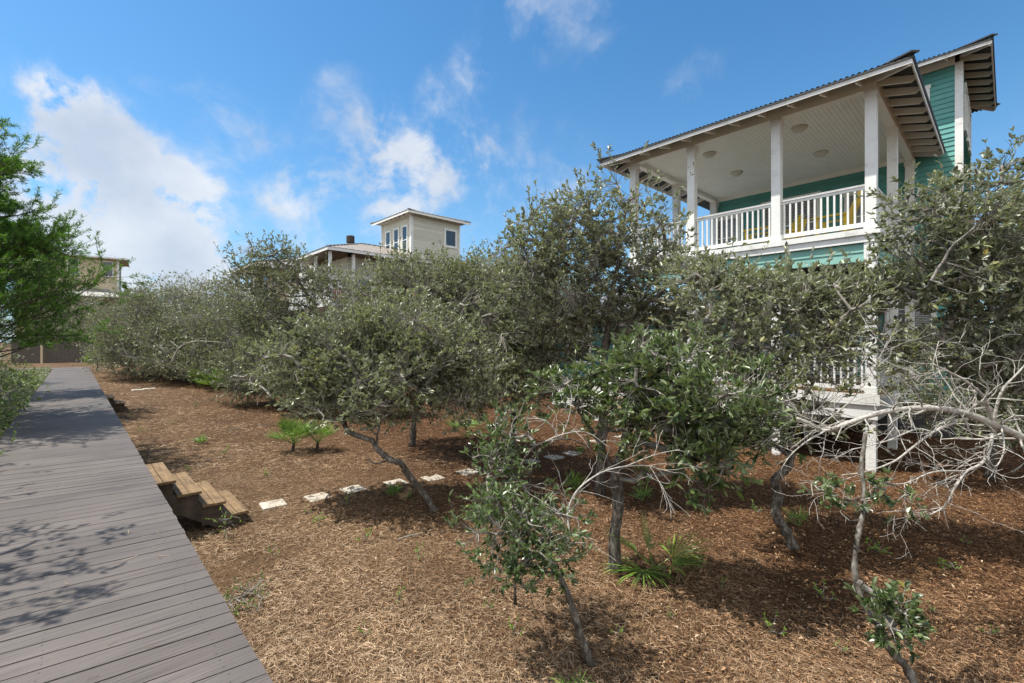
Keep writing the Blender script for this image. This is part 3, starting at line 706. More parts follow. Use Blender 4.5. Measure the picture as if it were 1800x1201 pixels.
# openings in the porch wall
def onwall(u, x=WX):
    t = (u-900)/820; return x*(.729-.6845*t)/(.6845+.729*t)
for (ua, ub, top) in ((1262, 1297, 2.18), (1346, 1436, 2.3), (1492, 1530, 2.2)):
    window(house, 'x', WX-.02, onwall(ub), onwall(ua), ZT+.15, ZT+top, -1, 2, .11, 'cream', True, head=.12)
for (ya, yb, zb) in ((5.6, 6.9, .75), (3.3, 4.9, .15), (1.5, 2.4, .75)):
    window(house, 'x', WX-.02, ya, yb, ZL+zb, ZL+2.2, -1, 1, .12, 'white', True, head=.05)
pl = MB().box(WX-.14, WX-.03, Y1-.0, Y1+.18, ZT, BB); pl.build('pilaster', M['cream'], house)
# tall white window on the lower porch, seen between the leaves
p_ = P(1241, 533, 11.6)
# ---- low wing to the left of the porch with its steps
wing = thing('house_wing', 'low teal wing with pale metal roof and white skirt, left of the porches', 'house wing', (14.6, 7.9, 0))
WGX, WGY0, WGY1 = 14.3, 7.95, 12.8
wg = MB(); siding(wg, 'x', WGX, WGY0, WGY1, 1.15, 3.6, -1); siding(wg, 'y', WGY0, WGX, WX-.02, 1.15, 3.6, -1); siding(wg, 'y', WGY1, WGX, 19, 1.15, 3.6, 1)
wg.build('wall', M['teal_shaded'], wing)
MB().box(WGX+.02, 19, WGY0+.02, WGY1-.02, 0, 3.5).build('wall_core', M['screen'], wing)
m = MB(); siding(m, 'x', WGX-.02, WGY0, WGY1, .1, 1.15, -1, .35, .012); m.box(WGX-.07, WGX-.022, WGY0-.02, WGY1+.02, 1.10, 1.16); m.build('skirt_board', M['white'], wing)
for yy in (WGY0, 10.1, WGY1-.14): MB().box(WGX-.05, WGX-.021, yy, yy+.14, 1.16, 3.6).build('corner_board', M['white'], wing)
hip_roof(wing, WGX-.9, 19.5, WGY0-.3, WGY1+.5, 3.7, .36, M['roof'], 'roof', seam=True)
m = MB(); m.box(WGX-.87, WGX-.84, WGY0-.27, WGY1+.47, 3.55, 3.68); m.build('fascia', M['white'], wing)
window(wing, 'x', WGX-.02, 8.5, 9.7, 1.9, 3.2, -1, 1, .11)
window(wing, 'x', WGX-.02, 10.9, 11.9, 1.9, 3.2, -1, 1, .11)
st = thing('porch_steps', 'tan wooden steps with white risers up to the house behind the oak', 'steps', (12.9, 8.0, 0))
for i in range(4):
    x0_ = 12.55+i*.3; z_ = .25+i*.26
    MB().box(x0_, x0_+.33, 7.95, 9.5, z_-.04, z_).build('tread', M['wood'], st)
    MB().box(x0_+.03, x0_+.05, 7.95, 9.5, z_-.26, z_-.041).build('riser', M['white'], st)

# ---- yellow chairs on the upper porch
def adirondack(label, x, y, rz):
    t = thing('adirondack_chair', label, 'chair', (x, y, ZT), 0, 'yellow chairs on the upper porch')
    seat = MB(); bk = MB()
    def T(V): 
        V = np.array(V, float); c, s = math.cos(rz), math.sin(rz)
        return np.column_stack((x+V[:, 0]*c-V[:, 1]*s, y+V[:, 0]*s+V[:, 1]*c, ZT+V[:, 2]))
    for i in range(5): seat.box(-.26+i*.10, -.17+i*.10, -.27, .27, .40-i*.025, .42-i*.025, T)
    seat.build('seat', M['yellow'], t)
    hh = (.74, .86, .92, .86, .74)
    for i in range(5):
        y0_ = -.25+i*.102; a = np.array((.22, 0, .28)); tp = np.array((.22+hh[i]*.35, 0, .28+hh[i]))
        bk.add(T([(a[0], y0_, a[2]), (a[0], y0_+.09, a[2]), (tp[0], y0_+.08, tp[2]), (tp[0], y0_+.01, tp[2]), (a[0]+.02, y0_, a[2]), (a[0]+.02, y0_+.09, a[2]), (tp[0]+.02, y0_+.08, tp[2]), (tp[0]+.02, y0_+.01, tp[2])]),
               [(0, 1, 2, 3), (7, 6, 5, 4), (0, 4, 5, 1), (2, 6, 7, 3), (1, 5, 6, 2), (0, 3, 7, 4)])
    bk.build('backrest', M['yellow'], t)
    for s in (-1, 1):
        MB().box(-.36, .38, s*.33-.06, s*.33+.06, .60, .625, T).build('armrest', M['yellow'], t)
        MB().box(-.30, -.24, s*.30-.015, s*.30+.015, 0, .599, T).build('leg', M['yellow'], t)
        MB().box(.26, .32, s*.30-.015, s*.30+.015, 0, .599, T).build('leg', M['yellow'], t)
    return t
def porch_at(u, x): return x, onwall(u, x)
adirondack('tall backed yellow chair left of the second porch post from the right', *porch_at(1336, 13.3), -1.45)
adirondack('yellow chair just right of the second porch post, mostly hidden behind it', *porch_at(1381, 14.2), -0.4)
adirondack('rightmost yellow chair, seen as a low seat behind the railing', *porch_at(1466, 13.2), -1.6)

# ---- pale yellow house with a tower, beyond
h2 = thing('pale_house', 'pale yellow house with square roof tower rising over the oaks', 'house', (14, 29, 0))
tx0, tx1, ty0, ty1, tz = 17.2, 21.4, 28.6, 32.9, EYE+8.9
m = MB(); siding(m, 'x', tx0, ty0, ty1, 3, tz, -1, .18, .02); siding(m, 'y', ty0, tx0, tx1, 3, tz, -1, .18, .02); m.build('tower_wall', M['pale'], h2)
m = MB(); m.box(tx0-.05, tx0-.021, ty0-.05, ty0+.16, 3, tz); m.box(tx0-.0205, tx0+.14, ty0-.05, ty0-.021, 3, tz); m.box(tx0-.05, tx0-.021, ty1-.14, ty1, 3, tz); m.box(tx1-.14, tx1, ty0-.05, ty0-.021, 3, tz); m.box(tx0-.045, tx1, ty0-.045, ty1, tz, tz+.15)
m.build('corner_board', M['white'], h2)
for a in (.55, 1.75, 2.95): window(h2, 'x', tx0-.02, ty0+a, ty0+a+.55, tz-2.6, tz-.75, -1, 1, .13)
window(h2, 'y', ty0-.02, tx0+2.9, tx0+3.75, tz-1.75, tz-.65, -1, 0, .16)
window(h2, 'x', tx0-.02, ty0+.8, ty0+1.7, tz-6.2, tz-4.6, -1, 1, .13)
hip_roof(h2, tx0-.6, tx1+.6, ty0-.6, ty1+.6, tz+.12, .30, M['roof_tan'], 'roof', seam=True)
m = MB(); m.box(tx0-.57, tx0-.54, ty0-.57, ty1+.57, tz-.05, tz+.10); m.box(tx0-.539, tx1+.57, ty0-.57, ty0-.54, tz-.05, tz+.10)
for k in np.arange(ty0-.3, ty1+.5, .6): m.box(tx0-.535, tx0, k-.03, k+.03, tz+.02, tz+.11)
for k in np.arange(tx0-.3, tx1+.5, .6): m.box(k-.03, k+.03, ty0-.535, ty0, tz+.02, tz+.11)
m.build('fascia', M['cream'], h2)
# body and front porch
bz = EYE+5.6
m = MB(); siding(m, 'x', 13.2, 29.9, 39, 0, bz, -1, .18, .02); siding(m, 'y', 29.9, 13.2, 26, 0, bz, -1, .18, .02); m.build('wall', M['pale'], h2)
hip_roof(h2, 11.2, 26, 28.3, 36.4, bz+.2, .33, M['roof_tan'], 'roof', seam=True)
m = MB(); m.box(11.23, 11.26, 28.33, 36.3, bz, bz+.18); m.box(11.261, 25.9, 28.33, 28.36, bz, bz+.18)
for yy in (28.8, 31.2, 33.6, 36): m.box(11.5, 11.66, yy-.08, yy+.08, .9, bz)
m.box(13.0, 13.16, 28.72, 28.88, .9, bz); m.box(11.4, 13.1, 28.7, 36.1, EYE+2.2, EYE+2.45)
m.build('porch_frame', M['white'], h2)
railing(h2, 'y', 28.8, 11.67, 12.99, EYE+2.45, True); railing(h2, 'x', 11.58, 28.89, 36, EYE+2.45, True); railing(h2, 'x', 11.58, 28.89, 36, 1.1, True)
window(h2, 'y', 29.88, 13.9, 14.8, EYE+2.6, EYE+4.2, -1, 1, .14)
window(h2, 'x', 13.18, 31.4, 32.4, EYE+2.6, EYE+4.4, -1, 1, .14)
# round vent on the roof
vp = P(616, 424, 33)
m = MB().lathe((vp[0], vp[1], vp[2]-1.3), [(.2, -.4), (.2, 1.15), (.28, 1.17), (.28, 1.6), (.26, 1.66), (0, 1.68)]); m.build('roof_vent', M['black'], h2)
tw2 = MB().box(11.7, 12.5, 28.9, 28.94, EYE+2.6, EYE+3.42); o = tw2.build('beach_towel', M['redcloth']); tag(o, 'red towel hung behind the balcony railing of the pale house', 'towel')
# ---- third house: tan roof and porch
h3 = thing('tan_house', 'tan roofed house with a white porch left of the pale house', 'house', (11.5, 46, 0))
hip_roof(h3, 11.2, 24, 45.2, 55, EYE+6.9, .32, M['roof_tan'], 'roof', seam=True)
m = MB(); siding(m, 'x', 13.4, 46.2, 54, 0, EYE+6.9, -1, .18, .02); siding(m, 'y', 46.2, 13.4, 23, 0, EYE+6.9, -1, .18, .02); m.build('wall', M['tan'], h3)
m = MB(); m.box(11.23, 11.27, 45.25, 55, EYE+6.65, EYE+6.9); m.box(11.271, 24, 45.25, 45.29, EYE+6.65, EYE+6.9)
for yy in (45.8, 48.6, 51.4, 54.2): m.box(11.6, 11.8, yy-.1, yy+.1, .5, EYE+6.7)
m.box(11.5, 13.3, 45.6, 54.4, EYE+3.6, EYE+3.9); m.build('porch_frame', M['white'], h3)
railing(h3, 'x', 11.7, 45.9, 54.2, EYE+3.9, True); window(h3, 'x', 13.38, 48, 49.2, EYE+4.4, EYE+6.2, -1, 1, .14)
# ---- the far yellow house at the end of the walk
hp = P(209, 500, 52)
h4 = thing('far_yellow_house', 'tall yellow house with white framed windows far behind the pine', 'house', (hp[0], hp[1], 0))
vx = np.array((cs, -sn)); th = R(-5)
def rot4(V):
    c, s = math.cos(th), math.sin(th); return np.column_stack((hp[0]+V[:, 0]*c-V[:, 1]*s, hp[1]+V[:, 0]*s+V[:, 1]*c, V[:, 2]))
class RB(MB):
    def add(s, V, Q=(), T=()): return MB.add(s, rot4(np.asarray(V, float).reshape(-1, 3)), Q, T)
zt4 = EYE+9.3
m = RB(); siding(m, 'y', 0, -8, 0, 0, zt4, -1, .2, .02); siding(m, 'x', 0, 0, 6, 0, zt4, 1, .2, .02); m.build('wall', M['tan'], h4)
m = RB(); m.box(-.16, .03, -.06, -.021, 0, zt4); m.build('corner_board', M['white'], h4)
for a in (-1.4, -4.2, -6.6):
    m = RB(); m.box(a, a+.95, -.08, -.021, zt4-2.2, zt4-.45); f = m.build('window', M['white'], h4)
    m = RB(); m.box(a+.1, a+.85, -.09, -.081, zt4-2.1, zt4-1.35); m.box(a+.1, a+.85, -.09, -.081, zt4-1.28, zt4-.55); m.build('pane', M['glass'], f)
def rhip(x0, x1, y0, y1, z, p, mm, nm):
    tm = min(x1-x0, y1-y0)/2; m = RB()
    A = [(x0, y0, z), (x1, y0, z), (x1, y1, z), (x0, y1, z)]
    if x1-x0 > y1-y0: r0, r1 = (x0+tm, (y0+y1)/2, z+tm*p), (x1-tm, (y0+y1)/2, z+tm*p)
    else: r0, r1 = ((x0+x1)/2, y0+tm, z+tm*p), ((x0+x1)/2, y1-tm, z+tm*p)
    m.add(A+[r0, r1], [(0, 1, 5, 4), (2, 3, 4, 5), (3, 2, 1, 0)] , [(1, 2, 5), (3, 0, 4)])
    m.build(nm, mm, h4)
rhip(-8.7, .75, -.75, 6.5, zt4-.1, .32, M['roof'], 'roof')
rhip(-4.9, 1.2, -3.2, 1.2, zt4-4.6, .45, M['roof'], 'porch_roof')
m = RB(); m.box(-8.7, .75, -.78, -.751, zt4-.26, zt4-.09); m.box(.751, .79, -.75, 6.5, zt4-.26, zt4-.09); m.build('fascia', M['white'], h4)
# ---- fence at the end of the walk
fe = thing('wooden_fence', 'dark vertical board fence closing the far end of the boardwalk', 'fence', (-1, 42, .8))
m = MB(); a, b = P(56, 600, 39.5), P(192, 600, 40.5); L_ = np.linalg.norm((b-a)[:2]); dr = (b-a)/L_; dr[2] = 0
nrm = np.array((-dr[1], dr[0], 0)); k = 0.0
fzb = .75
while k < L_+2:
    p = a+dr*(k-1.5); h = 1.85+rl.uniform(-.05, .05)
    q1 = p+dr*.135
    m.add([np.append(p[:2], fzb), np.append(q1[:2], fzb), np.append(q1[:2], fzb+h), np.append(p[:2], fzb+h)]+[np.append((v_+nrm*.02)[:2], z_) for v_, z_ in ((p, fzb), (q1, fzb), (q1, fzb+h), (p, fzb+h))],
          [(0, 1, 2, 3), (7, 6, 5, 4), (0, 4, 5, 1), (2, 6, 7, 3), (1, 5, 6, 2), (0, 3, 7, 4)])
    k += .15
m.build('board_panel', M['fence'], fe)
pp = P(73, 600, 39.2); MB().box(pp[0]-.07, pp[0]+.07, pp[1]-.07, pp[1]+.07, .6, 2.75).build('post', M['tan'], fe)

# ================================================================ VEGETATION
def unit(a): return a/(np.linalg.norm(a, axis=-1, keepdims=True)+1e-9)
def frusta(A, B, ra, rb, n=4):
    """many tapered sticks at once"""
    t = unit(B-A); ref = np.where(np.abs(t[:, 2:3]) < .8, np.array([[0, 0, 1.]]), np.array([[1., 0, 0]]))
    s = unit(np.cross(t, ref)); u = np.cross(s, t); an = np.arange(n)/n*2*np.pi
    c, si = np.cos(an)[None, :, None], np.sin(an)[None, :, None]
    ring = c*s[:, None]+si*u[:, None]
    V = np.concatenate((A[:, None]+ring*ra[:, None, None], B[:, None]+ring*rb[:, None, None]), 1)
    k = np.arange(len(A))[:, None, None]*2*n; j = np.arange(n); j2 = (j+1) % n
    Q = (k+np.stack((j, j2, n+j2, n+j), -1)[None]).reshape(-1, 4)
    return V.reshape(-1, 3), Q
def leaves_mesh(pos, ax, nr, Lf, Wf, r, simple=False):
    """pos base, ax direction, nr normal; folded oval leaves"""
    n = len(pos); sd = unit(np.cross(ax, nr)); nr = np.cross(sd, ax)
    L1 = Lf[:, None]; W1 = Wf[:, None]
    if simple:
        V = np.stack((pos, pos+ax*L1*.5+sd*W1*.5, pos+ax*L1, pos+ax*L1*.5-sd*W1*.5), 1).reshape(-1, 3)
        return V, np.arange(n)[:, None]*4+np.array((0, 1, 2, 3))
    cu = r.normal(.0, .10, n)[:, None]
    up = nr*W1*.22
    tip = pos+ax*L1-nr*L1*(.08+cu)
    V = np.stack((pos, tip, pos+ax*L1*.33+sd*W1*.5+up, pos+ax*L1*.72+sd*W1*.40+up*.8-nr*L1*.02, pos+ax*L1*.33-sd*W1*.5+up, pos+ax*L1*.72-sd*W1*.40+up*.8-nr*L1*.02), 1).reshape(-1, 3)
    k = np.arange(n)[:, None]*6
    return V, np.concatenate((k+np.array((0, 2, 3, 1)), k+np.array((0, 1, 5, 4))), 0)
class Skel:
    """a growing wooden skeleton: nodes with parents; radii follow what each node carries"""
    def __init__(s): s.p = []; s.par = []; s.fix = []
    def line(s, pts, r0, r1, par=-1):
        k = len(pts); idx = []
        for i, q_ in enumerate(pts):
            s.p.append(np.array(q_, float)); s.par.append(par); s.fix.append(r0+(r1-r0)*i/max(1, k-1)); par = len(s.p)-1; idx.append(par)
        return idx
def wiggle(a, b, r, n, amt, sag=0):
    t = np.linspace(0, 1, n+1)[1:, None]; L_ = np.linalg.norm(b-a)
    off = np.cumsum(r.normal(0, 1, (n, 3)), 0); off -= t*off[-1]
    return a+(b-a)*t+off*amt*L_/n**.5+np.array((0, 0, 1.))*sag*L_*(t*(1-t))*4
def smooth_line(pts, m=5):
    pts = np.array(pts, float); out_ = []
    pp_ = np.vstack((2*pts[0]-pts[1], pts, 2*pts[-1]-pts[-2]))
    for i in range(1, len(pp_)-2):
        for t in np.arange(m)/m:
            a, b, c, d = pp_[i-1:i+3]
            out_.append(.5*((2*b)+(-a+c)*t+(2*a-5*b+4*c-d)*t*t+(-a+3*b-3*c+d)*t**3))
    out_.append(pts[-1]); return np.array(out_)
def oak(label, trunks, blobs, twigs, Lf=.045, mat_='oak', seed=1, limbs=26, group='scrub oaks', name='oak_tree', simple=False, per=11, gap=.15, gf=.8, bark='bark', crown_bare=.14, wl=.40, tw_len=(.10, .22), up=.35, cat='tree', limb_r=.0052, twig_sticks=True):
    """trunks: list of (points, r0, r1); blobs: list of (centre, (rx,ry,rz), weight)"""
    r = np.random.default_rng(seed)
    base = np.array(trunks[0][0][0], float)
    root = thing(name, label, cat, base, 0, group)
    if twigs > 200: twigs = int(twigs*1.25); Lf *= 1.45
    # twig positions
    wts = np.array([b[2]*(b[1][0]*b[1][1]*b[1][2])**.67 for b in blobs]); wts /= wts.sum()
    if twigs > 500: blobs = [(b[0], tuple(k*1.08 for k in b[1]), b[2]) for b in blobs]; gap += .04
    Ps = []; Cs = []
    need = twigs
    while need > 0:
        m = need*3+20; bi = r.choice(len(blobs), m, p=wts)
        d = unit(r.normal(0, 1, (m, 3))); rad = r.random(m)[:, None]**(.42)
        cen = np.array([blobs[i][0] for i in bi]); rr = np.array([blobs[i][1] for i in bi])
        # ragged edge: the radius itself wanders with direction
        p = cen+d*rad*rr*(1+.38*fnoise(d+cen*.3, .8, seed+5)[:, None])
        keep = (fnoise(p, gf*1.3, seed+9) > -.85+gap*2+r.normal(0, .2, m))
        keep &= p[:, 2] > gz(p[:, 0], p[:, 1])+(.12 if twigs > 100 else .0)
        p = p[keep][:need]; cc = cen[keep][:need]
        Ps.append(p); Cs.append(cc); need -= len(p)
    tp = np.concatenate(Ps); tcn = np.concatenate(Cs)
    # skeleton
    S = Skel(); main = MB(); allmain = []
    for (pts, r0, r1) in trunks:
        pl_ = smooth_line(pts, 5); rr = np.linspace(r0, r1, len(pl_))*(1+.10*r.standard_normal(len(pl_))); rr[0] *= 1.35
        main.tube(pl_, rr, 9, wob=.06)
        par = -1
        if allmain:
            q_ = np.array(S.p); par = int(np.argmin(((q_-pl_[0])**2).sum(1)))
        allmain.append(S.line(pl_, r0, r1, par))
    nmain = len(S.p)
    tips = tp[r.choice(len(tp), min(limbs, len(tp)), replace=False)]
    pn = np.array(S.p)
    dmin = np.array([np.min(np.linalg.norm(pn-t, axis=1)) for t in tips])
    half = nmain//2 if len(trunks) == 1 else nmain//3
    for t in tips[np.argsort(dmin)]:
        pn = np.array(S.p); dd = np.linalg.norm(pn-t, axis=1)
        dd[:half] += 1.5; dd += np.where(pn[:, 2] > t[2]+.1, .8, 0)
        j = int(np.argmin(dd)); k = max(3, int(dd[j]/.14)); k = min(k, 14)
        S.line(wiggle(pn[j], t, r, k, .12, .06), 0, 0, j)
    pn = np.array(S.p); par = np.array(S.par)
    # attach each twig to the nearest node
    near = np.zeros(len(tp), int); dist = np.zeros(len(tp))
    cand = np.arange(len(pn)) >= min(nmain//2, nmain-2)
    ci = np.where(cand)[0]
    for i in range(0, len(tp), 2000):
        D = np.linalg.norm(tp[i:i+2000, None]-pn[None, ci], axis=2); a = D.argmin(1); near[i:i+2000] = ci[a]; dist[i:i+2000] = D[np.arange(len(a)), a]
    cnt = np.bincount(near, minlength=len(pn)).astype(float)+.5
    for i in range(len(pn)-1, nmain-1, -1): cnt[par[i]] += cnt[i]
    rad = np.minimum(limb_r*cnt**.42, .05)
    V = []; Q = []; nn = 0
    main_o = main.build('trunk', M[bark], root, smooth=True)
    e = np.arange(nmain, len(pn)); pa = par[e]; ok = pa >= 0; e = e[ok]; pa = pa[ok]
    ra = np.minimum(rad[pa], rad[e]*1.25)
    v, q_ = frusta(pn[pa], pn[e]+(pn[e]-pn[pa])*.04, ra, rad[e], 6)
    mesh_obj('limbs', v, q_, M['twig' if bark == 'bark' else bark], root, smooth=True)['kind'] = 'stuff'
    # twig direction: outwards and up
    tdir = unit(unit(tp-pn[near])*.7+unit(tp-tcn)*.5+r.normal(0, .45, tp.shape)+np.array((0, 0, up)))
    tl = r.uniform(*tw_len, len(tp))
    shoot = r.random(len(tp)) < .07; tl[shoot] *= 2.6; tdir[shoot] = unit(tdir[shoot]+np.array((0, 0, .7)))
    if twig_sticks:
        mid = (pn[near]+tp)/2+r.normal(0, 1, tp.shape)*dist[:, None]*.08
        A = np.concatenate((pn[near], mid, tp)); B = np.concatenate((mid, tp, tp+tdir*tl[:, None]))
        n_ = len(tp); v, q_ = frusta(A, B, np.repeat((.0048, .0036, .0026), n_), np.repeat((.0036, .0026, .0012), n_), 3)
        mesh_obj('twigs', v, q_, M['twig' if bark == 'bark' else bark], root)['kind'] = 'stuff'
    # leaves
    live = r.random(len(tp)) >= crown_bare
    a = tp[live]; td = tdir[live]; tl_ = tl[live]
    n_ = len(a); s = r.random((n_, per))**.6*1.02
    pos = a[:, None]+td[:, None]*(s*tl_[:, None])[..., None]
    rnd = unit(r.normal(0, 1, (n_, per, 3))); rnd[..., 2] = rnd[..., 2]*.7+.15
    ax = unit(td[:, None]*(.45+.5*s[..., None])+rnd*.9)
    nr = unit(np.array((0, 0, 1.))+r.normal(0, .75, ax.shape))
    Lv = Lf*r.uniform(.6, 1.25, (n_, per)); Wv = Lv*r.uniform(.85, 1.15, Lv.shape)*wl
    v, f = leaves_mesh(pos.reshape(-1, 3), ax.reshape(-1, 3), nr.reshape(-1, 3), Lv.ravel(), Wv.ravel(), r, simple)
    mesh_obj('crown', v, f, M[mat_], root)
    return root
def bl(u, v, d, ru, rv, rd, wt=1.0):
    """a clump of foliage d metres off, ru x rv as seen, rd deep"""
    return (P(u, v, d), (ru/820*d, max(rd, ru/820*d*.7), rv/820*d), wt)
def pl3(*a): return [P(u, v, d) for (u, v, d) in a]
def bare(parent_name, label, starts, seed, group=None, gen=3, mat_='dead', dens=1.0, spread=.75, droop=-.1, par_obj=None):
    """bare, leafless branching; starts: (points, r0, r1)"""
    r = np.random.default_rng(seed); m = MB(); A = []; B = []; RA = []; RB_ = []
    def grow(p, d, ln, rad, g_):
        n = max(3, int(ln/.05)); q_ = p.copy(); dd = d.copy()
        for i in range(n):
            dd = unit(dd+r.normal(0, .16, 3)+np.array((0, 0, droop*.3)))
            nx = q_+dd*ln/n; t = i/n
            A.append(q_); B.append(nx); RA.append(rad*(1-.6*t)); RB_.append(rad*(1-.6*(t+1/n)))
            if g_ > 0 and len(A) < 9000 and r.random() < min(.5, .11+.9*(.05/ln)**.5*.6)*dens*.6:
                sdv = unit(dd+unit(r.normal(0, 1, 3))*spread)
                grow(nx, sdv, ln*r.uniform(.35, .7), rad*(1-.6*t)*.62, g_-1)
            q_ = nx
    for (pts, r0, r1) in starts:
        pl_ = smooth_line(pts, 5); rr = np.linspace(r0, r1, len(pl_))*(1+.06*r.standard_normal(len(pl_)))
        m.tube(pl_, rr, 8, wob=.05)
        tot_ = np.linalg.norm(np.diff(pl_, axis=0), axis=1).sum()
        for i in range(3, len(pl_)):
            if r.random() < .62*dens:
                tg = unit(pl_[i]-pl_[i-1]); sdv = unit(tg*.55+unit(r.normal(0, 1, 3))*spread)
                grow(pl_[i], sdv, r.uniform(.15, .42)*min(1.3, tot_), max(.003, rr[i]*.38), gen-1)
    if A:
        v, q_ = frusta(np.array(A), np.array(B), np.maximum(np.array(RA), .0016), np.maximum(np.array(RB_), .0013), 5)
        m.add(v, q_)
    if par_obj is not None: return m.build('bare_branch', M[mat_], par_obj, smooth=True)
    t = thing(parent_name, label, 'branch', starts[0][0][0], 0, group); m.build('limb', M[mat_], t, smooth=True); return t

# ---- near oaks
t1 = oak('small crooked oak nearest the camera, leaves low on its left, bare grey arches above',
    [([G(1040, 1172), P(1018, 1110, 3.75), P(1000, 1050, 3.78), P(978, 1005, 3.8), P(955, 985, 3.85)], .034, .020),
     (pl3((978, 1005, 3.8), (948, 962, 3.85), (925, 930, 3.9), (903, 900, 3.95), (905, 860, 4.0)), .016, .008),
     (pl3((955, 985, 3.85), (920, 960, 3.8), (880, 930, 3.7)), .012, .006)],
    [bl(925, 945, 3.85, 75, 55, .3, 1), bl(875, 900, 3.9, 60, 45, .28, .8), bl(965, 985, 3.8, 55, 35, .22, 1), bl(900, 1000, 3.75, 55, 30, .25, .8), bl(985, 915, 3.95, 45, 30, .25, .35), bl(855, 960, 3.8, 45, 40, .2, .5)],
    300, .041, 'oak_big', 11, limbs=34, per=8, gap=-.1, tw_len=(.05, .14), limb_r=.0028)
bare('', '', [(pl3((978, 985, 3.8), (1000, 945, 3.8), (998, 900, 3.85), (1015, 862, 3.9), (1055, 832, 4.0), (1100, 820, 4.05), (1150, 822, 4.1), (1180, 850, 4.1)), .010, .004),
              (pl3((1100, 820, 4.05), (1150, 800, 4.1), (1195, 790, 4.15)), .005, .003)], 21, gen=3, dens=.9, par_obj=t1)
t1b = oak('slender oak with white arched stems and small leaf clusters left of the thick upright trunk',
    [([Gd(905, 4.5)+np.array((.1, .1, 0)), P(905, 905, 4.4), P(908, 860, 4.35), P(915, 820, 4.35), P(940, 785, 4.4), P(985, 772, 4.5), P(1020, 778, 4.6), P(1045, 800, 4.7)], .014, .006),
     (pl3((915, 905, 4.4), (930, 860, 4.3), (935, 820, 4.35), (950, 790, 4.4)), .011, .005)],
    [bl(875, 810, 4.4, 50, 45, .3, 1), bl(890, 760, 4.5, 55, 40, .3, 1), bl(900, 890, 4.3, 35, 55, .2, .5), bl(960, 860, 4.4, 50, 30, .25, .12), bl(860, 870, 4.3, 40, 40, .2, .6)],
    150, .060, 'oak_big', 12, limbs=26, per=9, gap=.0, tw_len=(.06, .14), limb_r=.003)
bare('', '', [(pl3((940, 785, 4.4), (985, 765, 4.5), (1030, 760, 4.5), (1075, 790, 4.5)), .007, .003), (pl3((985, 772, 4.5), (960, 740, 4.5), (920, 735, 4.5)), .006, .003), (pl3((985, 772, 4.5), (1000, 735, 4.55), (1005, 700, 4.6)), .006, .003)], 22, gen=4, dens=1.1, par_obj=t1b)

t2 = oak('oak with a thick straight grey trunk and large glossy leaves, standing before the teal house',
    [([G(1082, 1002), P(1080, 940, 5.4), P(1087, 890, 5.35), P(1083, 840, 5.3), P(1095, 790, 5.2), P(1110, 740, 5.1), P(1130, 690, 5.0)], .075, .04),
     (pl3((1083, 840, 5.3), (1060, 790, 5.3), (1035, 750, 5.4), (1010, 710, 5.4)), .035, .015),
     (pl3((1110, 740, 5.1), (1160, 700, 4.8), (1210, 690, 4.7), (1250, 700, 4.6)), .03, .012)],
    [bl(1200, 720, 4.8, 110, 85, .5, 1.25), bl(1130, 660, 5.0, 90, 60, .5, 1), bl(1240, 800, 4.7, 60, 60, .35, .9), bl(1000, 690, 5.3, 55, 38, .4, .55), bl(1170, 800, 4.8, 60, 50, .35, .7), bl(1070, 690, 5.2, 70, 45, .4, .8), bl(1290, 700, 4.8, 60, 60, .4, .6), bl(1235, 630, 4.9, 60, 30, .4, .8), bl(1100, 750, 5.1, 60, 35, .4, .5), bl(1320, 740, 4.9, 55, 50, .4, .6), bl(1180, 620, 5.0, 60, 35, .4, .5)],
    1050, .062, 'oak_big', 13, limbs=46, per=9, gap=.12, tw_len=(.08, .17), wl=.36)

t3 = oak('tallest oak of the middle group, its thin top reaching the upper porch',
    [([Gd(1052, 8.0), P(1062, 700, 8.0), P(1060, 640, 8.0), P(1068, 580, 8.0), P(1075, 520, 7.9), P(1085, 470, 7.9), P(1092, 420, 7.9), P(1100, 370, 7.9)], .075, .02),
     (pl3((1075, 520, 7.9), (1040, 490, 7.8), (1005, 470, 7.7), (960, 440, 7.7), (930, 410, 7.7)), .035, .012),
     (pl3((1075, 520, 7.9), (1110, 485, 7.9), (1150, 450, 8), (1180, 430, 8.1)), .03, .012)],
    [bl(1095, 385, 7.9, 48, 50, .6, .34), bl(1075, 310, 7.9, 36, 40, .4, .16), bl(1155, 390, 8.0, 40, 45, .5, .28), bl(970, 400, 7.7, 60, 45, .6, .6), bl(945, 470, 7.7, 70, 60, .8, 1), bl(1040, 440, 7.8, 80, 60, .8, 1), bl(1130, 470, 8, 70, 60, .8, .9), bl(1000, 540, 8, 100, 60, .9, 1), bl(1120, 560, 8.2, 80, 60, .8, .9), bl(1030, 370, 7.8, 50, 40, .5, .5), bl(1190, 560, 8.2, 60, 50, .6, .7)],
    2700, .050, 'oak', 14, limbs=80, per=10, gap=.16, gf=.9, up=.5)

